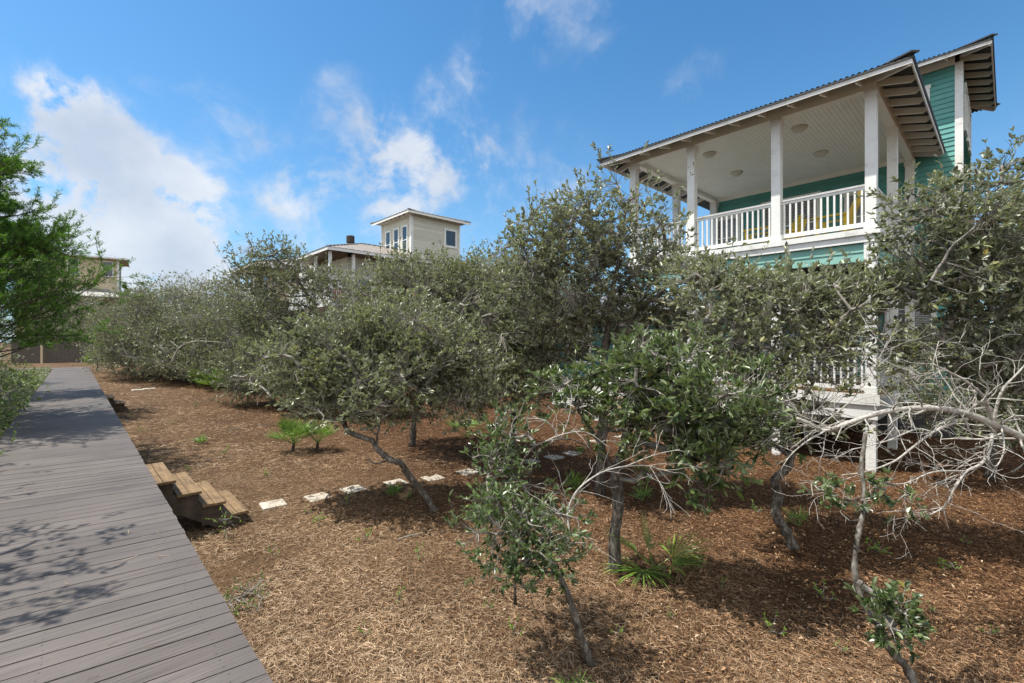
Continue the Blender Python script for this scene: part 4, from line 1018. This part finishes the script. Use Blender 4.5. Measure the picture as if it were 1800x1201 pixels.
t4 = oak('oak with a long leaning S-curved trunk beside the stepping stones',
    [([G(765, 900), P(745, 868, 7.1), P(718, 835, 7.0), P(705, 815, 6.9), P(685, 808, 6.9), P(662, 788, 7.0), P(655, 775, 7.0), P(635, 768, 7.0), P(612, 758, 7.1), P(604, 735, 7.2), P(612, 705, 7.3), P(640, 670, 7.5)], .05, .03),
     (pl3((685, 808, 6.9), (660, 815, 6.9), (645, 806, 6.9)), .018, .006),
     (pl3((662, 788, 7.0), (664, 760, 7.0), (672, 735, 7.1), (690, 700, 7.3)), .018, .01)],
    [bl(640, 670, 7.4, 100, 55, .9, 1.1), bl(560, 650, 7.5, 70, 50, .6, .9), bl(720, 660, 7.5, 80, 55, .8, 1.0), bl(600, 600, 7.8, 80, 45, .8, .9), bl(700, 590, 7.8, 90, 50, .8, 1), bl(560, 700, 7.3, 50, 25, .4, .6), bl(790, 640, 7.6, 70, 60, .6, 1), bl(510, 640, 7.6, 50, 40, .5, .7), bl(840, 700, 7.4, 60, 40, .5, .6)],
    3500, .050, 'oak', 15, limbs=75, per=11, gap=.05, gf=.8, up=.2)
t5 = oak('broad dense oak directly below the pale house tower',
    [([Gd(725, 11.6), P(728, 740, 11.6), P(735, 690, 11.5), P(750, 640, 11.5), P(765, 590, 11.4), P(770, 530, 11.3)], .08, .03), (pl3((750, 640, 11.5), (800, 590, 11), (840, 560, 10.8)), .04, .015)],
    [bl(770, 520, 11, 110, 60, 1.4, 1), bl(850, 520, 10.5, 80, 70, 1.2, 1), bl(700, 560, 11.5, 90, 60, 1.3, 1), bl(800, 610, 10.5, 110, 60, 1.2, 1.0), bl(765, 480, 11.3, 75, 32, .9, .7), bl(820, 465, 11, 35, 25, .5, .4), bl(690, 495, 11.4, 45, 35, .7, .5)],
    4200, .050, 'oak', 16, limbs=70, per=10, gap=.08, gf=.6, up=.4)
t6 = oak('dark oak with clearly visible forked limbs in front of the pale house porch',
    [([Gd(560, 19.5), P(592, 640, 19.4), P(585, 590, 19.3), P(560, 560, 19.2), P(540, 520, 19.1), P(515, 480, 19), P(480, 450, 19)], .10, .03),
     (pl3((592, 620, 19.4), (610, 580, 19.2), (600, 530, 19), (610, 480, 19)), .06, .02),
     (pl3((540, 520, 19.1), (500, 520, 18.9), (460, 500, 18.8)), .04, .015)],
    [bl(490, 455, 19, 50, 35, 1, .8), bl(450, 490, 18.8, 55, 45, 1, .8), bl(530, 505, 19, 60, 50, 1.1, .8), bl(590, 500, 19.2, 45, 35, .9, .7), bl(600, 560, 19, 45, 40, .8, .5), bl(460, 560, 18.5, 70, 45, 1.1, .9), bl(540, 590, 19, 60, 40, 1, .8)],
    3000, .06, 'oak_far', 17, limbs=60, per=10, gap=.15, gf=.55, up=.4)
# tree between: right of the pale tower
t7 = oak('oak with upright leafy shoots left of the teal house, above a pale metal roof',
    [([Gd(900, 10), P(905, 650, 10), P(895, 600, 10), P(900, 550, 9.9), P(905, 500, 9.8)], .07, .03)],
    [bl(900, 560, 9.6, 80, 60, 1, 1), bl(890, 640, 9.2, 90, 50, 1, 1), bl(905, 490, 9.8, 45, 50, .7, .7), bl(960, 600, 9, 80, 50, .9, .9), bl(830, 680, 9, 80, 45, .8, 1), bl(925, 685, 8.6, 65, 35, .7, .55)],
    2600, .048, 'oak', 18, limbs=50, per=10, gap=.12, gf=.7, up=.5)
# right of centre: crown before the lower porch
t8 = oak('twisted oak with two bends in its dark trunk, spreading before the lower porch',
    [([G(1396, 966), P(1380, 930, 5.9), P(1364, 905, 5.9), P(1368, 870, 5.85), P(1363, 842, 5.8), P(1385, 822, 5.8), P(1390, 785, 5.8), P(1370, 740, 5.8), P(1380, 700, 5.8)], .06, .034),
     (pl3((1385, 800, 5.8), (1350, 770, 5.7), (1330, 720, 5.6), (1320, 660, 5.7), (1330, 600, 5.8)), .026, .012),
     (pl3((1370, 740, 5.8), (1420, 690, 5.8), (1440, 640, 5.9), (1470, 590, 6)), .026, .012)],
    [bl(1310, 515, 6.4, 130, 38, .7, .9), bl(1410, 520, 6.3, 120, 38, .7, .7), bl(1490, 545, 6.2, 60, 55, .7, .7), bl(1300, 590, 6.0, 90, 55, .6, .8), bl(1440, 600, 6.0, 90, 35, .6, .4), bl(1300, 670, 5.7, 60, 50, .5, .7), bl(1410, 650, 5.8, 100, 45, .5, .35), bl(1330, 760, 5.6, 60, 40, .4, .3), bl(1420, 730, 5.7, 50, 35, .5, .25), bl(1500, 620, 6.0, 50, 30, .5, .35), bl(1220, 480, 6.6, 50, 28, .5, .6), bl(1500, 500, 6.4, 60, 22, .5, .5)],
    1850, .050, 'oak', 19, limbs=90, per=10, gap=.18, gf=.9, up=.3)
t9 = oak('thin speckled sapling at the lower right with one leafy bunch low on its stem',
    [([G(1640, 1290), P(1600, 1185, 3.3), P(1563, 1140, 3.3), P(1545, 1100, 3.35), P(1520, 1062, 3.4), P(1503, 1010, 3.45), P(1507, 950, 3.5), P(1520, 880, 3.6), P(1515, 820, 3.7), P(1522, 760, 3.8)], .030, .014),
     (pl3((1518, 880, 3.6), (1480, 878, 3.6), (1450, 865, 3.6), (1420, 845, 3.6)), .008, .004),
     (pl3((1518, 880, 3.6), (1560, 850, 3.6), (1600, 870, 3.6)), .007, .003)],
    [bl(1562, 1085, 3.3, 45, 45, .14, 1.2), bl(1590, 1110, 3.3, 25, 25, .1, .8), bl(1450, 862, 3.6, 40, 18, .1, .7), bl(1500, 880, 3.6, 30, 15, .1, .6), bl(1545, 858, 3.6, 35, 16, .1, .6), bl(1590, 875, 3.7, 30, 15, .1, .4), bl(1575, 1060, 3.3, 30, 20, .1, .9)],
    150, .055, 'oak_big', 20, limbs=18, per=9, gap=-.3, tw_len=(.04, .09), limb_r=.0035, wl=.44)
# right edge: big oak whose trunk stands just outside, limbs reach in
t10 = oak('large oak at the right edge, its leafy limbs crossing the side of the teal house',
    [([Gd(1850, 6.3), P(1850, 760, 6.2), P(1835, 650, 6.1), P(1800, 560, 6.0), P(1795, 480, 6.0), P(1800, 400, 6.0), P(1810, 330, 6.0)], .11, .04),
     (pl3((1798, 500, 6.0), (1760, 480, 5.9), (1720, 478, 5.8), (1670, 500, 5.7), (1610, 520, 5.7)), .032, .01),
     (pl3((1798, 440, 6.0), (1760, 400, 5.9), (1700, 385, 5.8), (1650, 360, 5.7), (1600, 340, 5.6)), .026, .008),
     (pl3((1835, 650, 6.1), (1780, 560, 5.9), (1720, 560, 5.8), (1660, 560, 5.7)), .026, .01)],
    [bl(1640, 345, 5.6, 45, 30, .4, .5), bl(1700, 375, 5.7, 65, 40, .5, .8), bl(1640, 415, 5.6, 70, 40, .5, .8), bl(1700, 450, 5.8, 80, 45, .6, 1), bl(1650, 490, 5.7, 80, 38, .6, .8), bl(1740, 540, 5.9, 70, 50, .6, .9), bl(1780, 400, 6.0, 40, 60, .6, 1.0), bl(1790, 310, 6.1, 40, 50, .5, .8), bl(1640, 610, 5.8, 60, 30, .5, .5), bl(1730, 620, 5.9, 80, 45, .6, .8), bl(1590, 480, 5.8, 40, 35, .4, .5), bl(1575, 340, 5.6, 22, 16, .2, .25), bl(1880, 420, 6.2, 90, 100, .9, .6), bl(1770, 680, 6, 60, 40, .5, .6)],
    2200, .052, 'oak', 23, limbs=110, per=10, gap=.15, gf=.9, up=.2)
t11 = oak('dark leafed oak behind the bare limb, low at the right edge',
    [([Gd(1740, 9), P(1745, 760, 9), P(1735, 700, 9), P(1740, 640, 8.9), P(1750, 560, 8.8)], .08, .03)],
    [bl(1720, 700, 8.8, 80, 50, .8, 1), bl(1770, 640, 8.8, 60, 60, .9, 1), bl(1650, 720, 8.6, 60, 35, .6, .7), bl(1780, 740, 8.6, 40, 40, .6, .8), bl(1700, 600, 9, 70, 40, .8, .8), bl(1600, 660, 8.6, 60, 40, .6, .5)],
    1300, .05, 'oak', 24, limbs=40, per=10, gap=.1, gf=.7)
# the bare arching limb at the right
bt = bare('bare_branch', 'long arching bare grey limb with a tangle of leafless twigs, reaching in from the right', [
    (pl3((1860, 790, 4.5), (1800, 770, 4.45), (1745, 745, 4.4), (1690, 725, 4.35), (1640, 718, 4.3), (1590, 719, 4.3), (1540, 728, 4.3), (1490, 744, 4.3), (1452, 757, 4.35), (1430, 748, 4.4), (1400, 735, 4.4)), .036, .013),
    (pl3((1745, 745, 4.4), (1730, 700, 4.3), (1700, 672, 4.25), (1670, 655, 4.2), (1640, 640, 4.2)), .018, .006),
    (pl3((1745, 745, 4.4), (1760, 690, 4.35), (1790, 655, 4.3), (1820, 620, 4.3)), .014, .005),
    (pl3((1745, 757, 4.4), (1740, 790, 4.2), (1725, 815, 4.1), (1700, 828, 4.05), (1680, 855, 4.0), (1660, 890, 4.0), (1635, 905, 4.0)), .015, .005),
    (pl3((1680, 742, 4.35), (1640, 760, 4.2), (1600, 790, 4.1), (1570, 812, 4.0), (1520, 830, 4.0), (1480, 835, 4.0)), .013, .004),
    (pl3((1640, 760, 4.2), (1610, 755, 4.2), (1560, 775, 4.1), (1500, 790, 4.1)), .010, .003),
    (pl3((1760, 750, 4.4), (1765, 790, 4.2), (1750, 820, 4.1), (1730, 800, 4.05)), .008, .003),
    (pl3((1690, 725, 4.35), (1660, 690, 4.3), (1640, 650, 4.3), (1650, 600, 4.3)), .009, .003),
    (pl3((1700, 828, 4.05), (1640, 830, 4), (1590, 850, 3.95), (1540, 850, 3.9)), .008, .003),
    (pl3((1590, 719, 4.3), (1560, 690, 4.3), (1530, 650, 4.3), (1520, 610, 4.3)), .008, .003),
    (pl3((1452, 757, 4.35), (1420, 775, 4.3), (1390, 800, 4.3), (1370, 830, 4.3)), .009, .003)], 31, gen=4, dens=1.35, spread=.85)
o_ = bare('bare_branch', 'bare pale twigs crossing between the twisted oak and the lower porch', [
    (pl3((1390, 790, 5.2), (1440, 750, 5.0), (1500, 700, 4.9), (1540, 640, 4.9), (1560, 600, 4.9)), .010, .003),
    (pl3((1310, 770, 5.1), (1350, 720, 5.0), (1400, 700, 5.0), (1460, 690, 5.0)), .009, .003)], 33, gen=4, dens=.9)

# ---- low thicket along the back, oaks further away
far = [  # u, v_top, depth, width px, label
 (225, 515, 29, 55, 'small far oak right of the fence, beyond the bend of the walk'),
 (235, 500, 25, 60, 'rounded far oak with thin bare trunks under its crown'),
 (300, 492, 27, 80, 'far oak with a pale bare limb low on its right'),
 (370, 480, 26, 75, 'grey green oak left of the tan house, over the reddish shrub'),
 (425, 505, 23, 70, 'mid distance oak under the eave of the tan house'),
 (325, 545, 24, 80, 'low spreading oak over the dark green palmettos at the back'),
 (480, 590, 18, 80, 'low leafy oak behind the palmettos, left of the S-curved trunk'),
 (640, 560, 16, 60, 'oak half hidden below the porch of the pale house'),
 (400, 600, 24, 80, 'low dense oak between the bare spreading limb and the palmettos'),
 (560, 610, 16, 60, 'low oak at the foot of the dark forked oak'),
 (250, 560, 27, 70, 'low oak overhanging the red brown litter near the far steps')]
for i, (u, vt, d, wpx, lb) in enumerate(far):
    b0 = Gd(u, d); H = EYE+(600.5-vt)/820*d-b0[2]; W_ = wpx/820*d
    def off(a, b, c): return b0+np.array((a*W_, b*W_, c*H))
    oak(lb, [([b0, off(.05, .05, .25), off(-.1, .1, .45), off(.1, 0, .7)], .06, .025), ([off(-.02, .05, .25), off(.3, -.2, .4), off(.5, -.3, .6)], .035, .015)],
        [(off(0, 0, .72), (W_*.75, W_*.75, H*.27), 1), (off(.5, -.4, .55), (W_*.6, W_*.6, H*.24), .9), (off(-.5, .4, .58), (W_*.6, W_*.6, H*.24), .9), (off(-.45, -.45, .42), (W_*.55, W_*.55, H*.2), .7), (off(.2, .1, .88), (W_*.35, W_*.35, H*.14), .6), (off(.25, -.55, .26), (W_*.7, W_*.6, H*.2), .8), (off(-.4, 0, .25), (W_*.6, W_*.6, H*.18), .7)],
        2100, .062 if d > 16 else .052, 'oak_far' if d > 16 else 'oak', 40+i, limbs=34, per=9, gap=.10, gf=.5, up=.3, simple=d > 21)
# copies further back close the view between the houses
src = bpy.data.objects['oak_tree'] if False else None
farpool = [o for o in C.objects if o.get('label') in (far[0][4], far[1][4], far[2][4], far[3][4])]
back = [(150, 45, 1.3, 'far oak just right of the fence end, behind the rounded one'), (265, 34, 1.15, 'far oak behind the rounded oak, under the clouds'), (330, 31, 1.1, 'far oak topping the thicket at the centre left'), (400, 28, 1.0, 'far oak filling the gap left of the tan house'),
        (60, 47, 1.5, 'dark oak beyond the left part of the wooden fence'), (105, 46, 1.4, 'dark oak beyond the middle of the wooden fence'),
        (455, 27, .9, 'far oak before the porch of the tan house'), (880, 24, 1.25, 'far oak between the pale house and the teal house'), (960, 27, 1.3, 'far oak behind the roof of the low wing'), (830, 30, 1.3, 'far oak right of the pale roof tower'), (1010, 30, 1.5, 'furthest oak behind the left end of the porches')]
for i, (u, d, s_, lb) in enumerate(back):
    c_ = copy_tree(farpool[i % len(farpool)]); c_.location = Gd(u, d); c_.scale = (s_, s_, s_); c_.rotation_euler = (0, 0, i*1.9); c_['label'] = lb; c_['group'] = 'oaks far behind'

# ---- left side: a sand pine over the walk, bushes below
def pine(label, base, H, W_, seed, nl, group='pines', tuft=22, lean=(0, 0), nL=.09, z0=.25):
    r = np.random.default_rng(seed); base = np.array(base, float)
    root = thing('pine_tree', label, 'tree', base, 0, group)
    k = 9; t = np.linspace(0, 1, k)[:, None]
    pts = base+np.column_stack((lean[0]*t[:, 0]**1.5, lean[1]*t[:, 0]**1.5, H*t[:, 0]))+np.column_stack((r.normal(0, .05, (k, 2)), np.zeros(k)))
    MB().tube(smooth_line(pts, 3), np.linspace(.028*H**.8, .012, 3*(k-1)+1), 9, wob=.05).build('trunk', M['pinebark'], root, smooth=True)
    A = []; B = []; RA = []; RB_ = []; TP = []; TD = []
    for i in range(nl):
        f = z0+(1-z0)*((i+.5)/nl); az = i*2.4+r.uniform(-.4, .4)
        st_ = pts[0]+(pts[-1]-pts[0])*f+np.array((lean[0]*(f**1.5-f), lean[1]*(f**1.5-f), 0)); ln = W_*(1.08-f)**.7*r.uniform(.7, 1.15)
        d = np.array((math.cos(az), math.sin(az), r.uniform(.05, .45))); q_ = st_; n = 9; dd = unit(d)
        for j in range(n):
            dd = unit(dd+r.normal(0, .10, 3)+np.array((0, 0, .05))); nx = q_+dd*ln/n; rr = .022*(1-j/n)+.004
            A.append(q_); B.append(nx); RA.append(rr); RB_.append(rr*.88)
            if j >= 2:
                for s in range(4):
                    sd = unit(dd*.8+unit(r.normal(0, 1, 3))*.8); l2 = ln*r.uniform(.10, .28); q2 = nx
                    for m_ in range(4):
                        sd = unit(sd+r.normal(0, .15, 3)+np.array((0, 0, .12))); n2_ = q2+sd*l2/4
                        A.append(q2); B.append(n2_); RA.append(.005); RB_.append(.004)
                        if m_ >= 1: TP.append(q2+(n2_-q2)*r.random()); TD.append(unit(sd+r.normal(0, .3, 3)+np.array((0, 0, .35))))
                        q2 = n2_
                    TP.append(q2); TD.append(sd)
            q_ = nx
    v, f_ = frusta(np.array(A), np.array(B), np.array(RA), np.array(RB_), 5); mesh_obj('limbs', v, f_, M['pinebark'], root)['kind'] = 'stuff'
    TP = np.array(TP); TD = np.array(TD); n = len(TP)
    s = r.random((n, tuft)); pos = TP[:, None]+TD[:, None]*(s*.13)[..., None]
    ax = unit(TD[:, None]*.8+unit(r.normal(0, 1, (n, tuft, 3)))*.75); nr = unit(r.normal(0, 1, ax.shape)+np.array((0, 0, .8)))
    Lv = nL*r.uniform(.6, 1.2, (n, tuft)); v, f_ = leaves_mesh(pos.reshape(-1, 3), ax.reshape(-1, 3), nr.reshape(-1, 3), Lv.ravel(), np.full(Lv.size, .012*nL/.085), r, True)
    mesh_obj('crown', v, f_, M['needle'], root); return root
def gp(x, y): return np.array((x, y, float(gz(x, y))))
pine('tall bright green pine at the left edge, its boughs over the boardwalk', gp(-2.3, 14.8), 7.2, 3.9, 51, 100, z0=.27)
pine('darker pine behind the leftmost one, in front of the far yellow house', gp(-1.9, 21.5), 6.6, 3.5, 52, 66, z0=.26)
pine('pine standing left of the walk near the fence, low in the picture', gp(-4.0, 27), 7.4, 2.8, 53, 44, z0=.12)
pine('small young pine top above the far oaks right of the yellow house', Gd(226, 33), 5.6, 1.3, 54, 26, z0=.3)
pine('sunlit pine behind the right side of the teal house', gp(20.5, -1.0), 8.2, 2.6, 55, 44, z0=.15, nL=.11)
pine('green pine beyond the teal house at the right edge', gp(25, -2.3), 8.6, 3.0, 56, 40, z0=.12, nL=.11)
# trees left of the picture whose shadows cross the walk
oak('leafy oak overhanging the near left side of the boardwalk', [([gp(-3.2, 4.0), np.array((-3.1, 4.1, 2)), np.array((-2.3, 5.2, 3.9))], .08, .03)], [(np.array((-2.0, 5.6, 4.3)), (1.1, .8, .5), 1), (np.array((-1.6, 6.6, 4.2)), (.8, .5, .35), .6)], 300, .05, 'oak_far', 61, limbs=20, simple=True, twig_sticks=False)
oak('leafy oak left of the boardwalk opposite the wooden stairs', [([gp(-3.4, 9.0), np.array((-3.2, 9.0, 2)), np.array((-2.9, 9.1, 3.3))], .08, .03)], [(np.array((-2.9, 9.2, 4.2)), (1.2, 1.4, .7), 1)], 420, .05, 'oak_far', 62, limbs=20, simple=True, twig_sticks=False)
# bushes along the left edge
for i, (x, y, w_, h_, lb, mt) in enumerate([(-1.55, 8.6, .6, .9, 'nearest green bush at the left edge of the boardwalk', 'bush'), (-1.6, 10.4, .65, 1.2, 'green bush left of the boardwalk, second from the front', 'bush'), (-1.7, 12.8, .7, 1.5, 'olive leafed bush left of the boardwalk with pale twigs', 'bush'),
        (-1.8, 15.5, .8, 1.9, 'leafy bush under the lowest pine boughs on the left', 'bush'), (-1.7, 18.6, .8, 1.6, 'dark bush beside the walk under the pine', 'oak'), (-1.8, 22.5, .9, 1.3, 'shaded bush left of the walk, midway to the fence', 'bush'), (-2.2, 27, 1.0, 1.4, 'shaded bush left of the walk near the fence', 'bush'), (-3.4, 33, 1.3, 1.9, 'bush before the left end of the fence', 'oak'), (-2.6, 9.8, .9, 2.0, 'tall green bush at the very left edge', 'bush')]):
    b0 = gp(x, y)
    oak(lb, [([b0, b0+np.array((.05, 0, h_*.3)), b0+np.array((0, .1, h_*.6))], .02, .01), ([b0+np.array((.0, 0, .05)), b0+np.array((-.2, .2, h_*.4)), b0+np.array((-.3, .3, h_*.7))], .015, .008)],
        [(b0+np.array((0, 0, h_*.6)), (w_, w_*1.3, h_*.4), 1), (b0+np.array((0, 0, h_*.25)), (w_*.9, w_*1.4, h_*.25), .8)], 480, .042 if y < 12 else .05, mt, 70+i, limbs=18, per=10, gap=.0, gf=1.2, group='bushes along the walk', name='bush', cat='bush', simple=y > 14, twig_sticks=y < 16, limb_r=.003)
# shrubs in the clearing
for i, (u, v, w_, h_, lb, mt) in enumerate([(372, 670, .9, 1.3, 'reddish leafed shrub under the far oaks', 'red'), (418, 672, .8, .9, 'green shrub behind the bright palmettos', 'bush'), (330, 672, .8, .8, 'low green shrub left of the bright palmettos', 'oak'), (500, 680, .9, 1.1, 'olive shrub between the palmettos and the S-curved trunk', 'oak'), (165, 640, .5, .9, 'small yellow green shrub before the fence', 'fresh')]):
    b0 = G(u, v)
    oak(lb, [([b0, b0+np.array((.05, 0, h_*.3)), b0+np.array((0, .1, h_*.6))], .02, .01)], [(b0+np.array((0, 0, h_*.55)), (w_, w_, h_*.45), 1)], 420, .05, mt, 90+i, limbs=18, per=10, gap=.05, gf=1.0, group='shrubs in the clearing', name='shrub', cat='shrub', limb_r=.003)
for i, (u, v, w_, h_, n_, lb) in enumerate([(395, 948, .16, .32, 26, 'bright green sprig growing at the foot of the wooden stairs'), (428, 1062, .30, .12, 60, 'low green creeping plant beside the boardwalk edge'), (1540, 975, .09, .13, 16, 'small yellowish seedling behind the speckled sapling'), (1668, 1005, .07, .1, 12, 'tiny bright green seedling right of the speckled sapling'), (560, 925, .07, .12, 10, 'tiny seedling in the straw below the stepping stones'), (872, 895, .1, .15, 10, 'tiny seedling beside the leaning trunk')]):
    b0 = G(u, v)
    oak(lb, [([b0, b0+np.array((.01, 0, h_*.4)), b0+np.array((.02, .0, h_*.8))], .005, .003)], [(b0+np.array((0, 0, h_*.7)), (w_, w_, h_*.45), 1)], n_, .022 if i < 2 else .03, 'fresh' if i != 1 else 'bush', 100+i, limbs=8, per=8, gap=-.5, group='small seedlings', name='seedling', cat='seedling', tw_len=(.03, .07), limb_r=.0018, wl=.5)

# ---- palmettos
def palmetto(label, base, n, Lp, Lb, seed, nb=20, m='palm', dirs=None, group='palmettos', wd=.026, dry=0, stem=0):
    r = np.random.default_rng(seed); base = np.array(base, float)
    t = thing('palmetto', label, 'palm', base, 0, group)
    if stem: MB().tube([base, base+np.array((.02, .01, stem))], [.045, .03], 8, wob=.15).build('stem', M['pinebark'], t); base = base+np.array((.02, .01, stem*.9))
    for i in range(n):
        az = i*2.4+r.uniform(-.4, .4) if dirs is None else dirs[i][0]
        el = r.uniform(.55, 1.45) if dirs is None else dirs[i][1]
        L1 = Lp*r.uniform(.7, 1.15)
        h = np.array((math.cos(az), math.sin(az), 0)); d = h*math.cos(el)+np.array((0, 0, math.sin(el)))
        tt = np.linspace(0, 1, 6)[:, None]; pet = base+d*L1*tt+np.array((0, 0, -1))*L1*.12*tt**2
        mb = MB().tube(pet, np.linspace(.007, .004, 6), 5)
        hub = pet[-1]; a = unit(d+np.array((0, 0, -.35))); sdv = unit(np.cross(a, np.array((0, 0, 1.)))); nrm = np.cross(sdv, a)
        for b in range(nb):
            ph = (b/(nb-1)-.5)*R(205)+r.normal(0, .03); bd_ = unit(a*math.cos(ph)+sdv*math.sin(ph)+nrm*(.18+r.normal(0, .03)))
            Lb_ = Lb*(.72+.28*math.cos(ph))*r.uniform(.9, 1.08); sv = unit(np.cross(bd_, nrm)); nv = np.cross(sv, bd_)
            q0 = hub; q1 = hub+bd_*Lb_*.35; q2 = hub+bd_*Lb_*.75-np.array((0, 0, Lb_*.03)); q3 = hub+bd_*Lb_-np.array((0, 0, Lb_*r.uniform(.06, .16)))
            V = [q0, q1-sv*wd/2+nv*wd*.28, q1, q1+sv*wd/2+nv*wd*.28, q2-sv*wd*.38+nv*wd*.2, q2, q2+sv*wd*.38+nv*wd*.2, q3]
            mb.add(V, [(1, 2, 5, 4), (2, 3, 6, 5)], [(0, 2, 1), (0, 3, 2), (4, 5, 7), (5, 6, 7)])
        isdry = i >= n-dry
        mb.build('frond', M['drypalm' if isdry else m], t)
    return t
sv_ = R(0)
palmetto('dry tipped green palmetto fans beside the thick upright trunk', G(1150, 1000), 6, .28, .54, 201, 24, dirs=[(R(150), R(48)), (R(120), R(75)), (R(-100), R(35)), (R(-45), R(40)), (R(180), R(20)), (R(-60), R(5))], dry=1, wd=.018)
palmetto('bushy bright palmetto with spiky fans in the middle of the clearing', G(515, 795), 20, .44, .42, 202, 20, stem=.20, wd=.017)
palmetto('smaller palmetto touching the right side of the bushy one', G(557, 795), 13, .40, .36, 203, 18, stem=.22, wd=.016)
palmetto('small young palmetto tuft alone on the straw', G(353, 780), 6, .12, .18, 204, 9)
palmetto('palmetto at the left of the thin trunks near the house', G(822, 770), 8, .5, .42, 205, 16)
palmetto('tiny palmetto sprout by the fourth stepping stone', G(690, 872), 4, .10, .20, 206, 9, wd=.018)
palmetto('tiny palmetto sprout at the base of the leaning trunk', G(712, 880), 3, .08, .16, 207, 9, dry=2, wd=.018)
palmetto('small palmetto left of the thick upright trunk', G(1010, 862), 5, .16, .26, 208, 11, wd=.018)
palmetto('small palmetto between the thick trunk and the twisted oak', G(1130, 880), 4, .12, .22, 209, 10, wd=.018)
palmetto('small palmetto right of the twisted oak trunk', G(1405, 925), 4, .15, .2, 210, 9, wd=.016)
palmetto('bottom centre palmetto tips at the edge of the picture', G(1010, 1225), 3, .10, .15, 211, 9, wd=.012)
for i, (u, v, lb) in enumerate([(352, 682, 'dark green palmetto, leftmost of the row under the far shrubs'), (380, 686, 'bright palmetto in the row under the far shrubs'), (405, 684, 'palmetto with tall fans at the right of the far row'), (455, 692, 'palmetto with pale fans beside the low bent limb'), (478, 690, 'palmetto behind the low bent limb, right of the pale fans'), (150, 634, 'small palmetto before the wooden fence'), (205, 634, 'pale palmetto right of the wooden fence')]):
    palmetto(lb, G(u, v), 12, .75, .65, 220+i, 13, wd=.045, group='palmettos at the back of the clearing')
# low bent limb and fallen sticks
bare('bare_branch', 'low crooked bare limb on the ground beside the pale palmettos', [(pl3((478, 700, 13.5), (462, 682, 13.7), (440, 672, 13.9), (448, 655, 14), (470, 648, 14.2)), .035, .015)], 240, gen=2, dens=.3, mat_='twig')
bare('bare_branch', 'pale bare limb spreading under the far oaks', [(pl3((300, 640, 17), (315, 612, 17), (345, 600, 17), (400, 603, 17.2)), .03, .01), (pl3((315, 612, 17), (300, 600, 17)), .02, .01)], 241, gen=3, dens=.5, mat_='dead')
for i, (a, b, lb) in enumerate([((395, 758), (420, 752), 'short fallen stick on the straw between the stairs and the palmettos'), ((690, 952), (745, 938), 'thin fallen twig in the shade of the leaning oak'), ((445, 748), (475, 746), 'pale fallen twig lying by the bushy palmetto')]):
    A_, B_ = G(*a, .03), G(*b, .03); o = MB().tube(wiggle(A_, B_, np.random.default_rng(i), 6, .08), .010, 6).build('fallen_stick', M['twig'], None, smooth=True); tag(o, lb, 'stick')
def fallen_leaf(u, v, Lf, label, c='drypalm'):
    p = G(u, v, .03); a = rl.uniform(0, 6); V = [p+np.array((math.cos(a+t)*Lf*k, math.sin(a+t)*Lf*k, .012*(i % 2))) for i, (t, k) in enumerate(((0, .6), (.5, .4), (1.2, .35), (2.2, .42), (3.1, .6), (4.0, .4), (5.0, .34), (5.8, .42)))]
    o = mesh_obj('fallen_leaf', V+[p+np.array((0, 0, .02))], [[(8, i, (i+1) % 8) for i in range(8)]], M[c]); tag(o, label, 'leaf')
fallen_leaf(518, 1167, .05, 'large curled tan fallen leaf near the bottom of the boardwalk edge')
fallen_leaf(443, 1086, .035, 'small tan fallen leaf by the creeping plant')

# tiny seedlings dotted through the litter: copies of one
sd0 = [o for o in C.objects if o.get('category') == 'seedling'][-1]
rs = np.random.default_rng(77)
for (u, v) in [(250, 762), (300, 745), (420, 720), (395, 800), (330, 830), (470, 840), (540, 905), (640, 955), (735, 985), (610, 890), (480, 980), (700, 1060), (860, 1075), (640, 1120), (1180, 1090), (1270, 1035), (1360, 1120), (1450, 1060), (1330, 905), (1560, 925), (1700, 960), (1640, 1080), (1740, 1120), (280, 700), (230, 730), (345, 715), (500, 735), (905, 1120), (1085, 1120), (1480, 1150)]:
    c_ = copy_tree(sd0); k_ = rs.uniform(.45, .95); c_.location = [float(a) for a in G(u, v)]; c_.scale = (k_, k_, k_); c_.rotation_euler = (0, 0, rs.uniform(0, 6)); c_['label'] = 'tiny green seedling dotted in the brown litter of the clearing'; c_['group'] = 'seedlings dotted in the litter'
# green undergrowth left of the boardwalk
def undergrowth(n, seed):
    r = np.random.default_rng(seed); x = X0-.12-r.random(n)**1.4*3.2; y_ = r.uniform(5, 40, n)
    pos = np.column_stack((x, y_, gz(x, y_)+r.random(n)**1.5*.32)); ax = unit(r.normal(0, 1, (n, 3))+np.array((0, 0, .7))); nr = unit(r.normal(0, .7, (n, 3))+np.array((0, 0, 1)))
    Lv = r.uniform(.04, .09, n); v, f = leaves_mesh(pos, ax, nr, Lv, Lv*.42, r, True); return mesh_obj('undergrowth', v, f, M['oak'])
tag(undergrowth(60000, 5), 'low green leafy undergrowth left of the boardwalk', 'undergrowth', kind='stuff')
# needles and leaves blown onto the boards
def on_deck(n, seed):
    r = np.random.default_rng(seed); x = r.uniform(X0+.02, X1-.02, n); y_ = 1.2+r.random(n)**1.5*14; yaw = r.uniform(0, 6.28, n); ln = r.uniform(.03, .10, n)[:, None]
    a = np.column_stack((x, y_, np.full(n, DK+.004))); d = np.column_stack((np.cos(yaw), np.sin(yaw), np.zeros(n))); s_ = np.column_stack((-np.sin(yaw), np.cos(yaw), np.zeros(n)))*.0015
    V = np.stack((a-s_, a+s_, a+d*ln+s_+np.array((0, 0, .003)), a+d*ln-s_+np.array((0, 0, .003))), 1).reshape(-1, 3); return mesh_obj('deck_needles', V, np.arange(n)[:, None]*4+np.array((0, 1, 2, 3)), M['straw'])
tag(on_deck(160, 6), 'a few dry needles blown onto the grey boards', 'pine straw', kind='stuff')
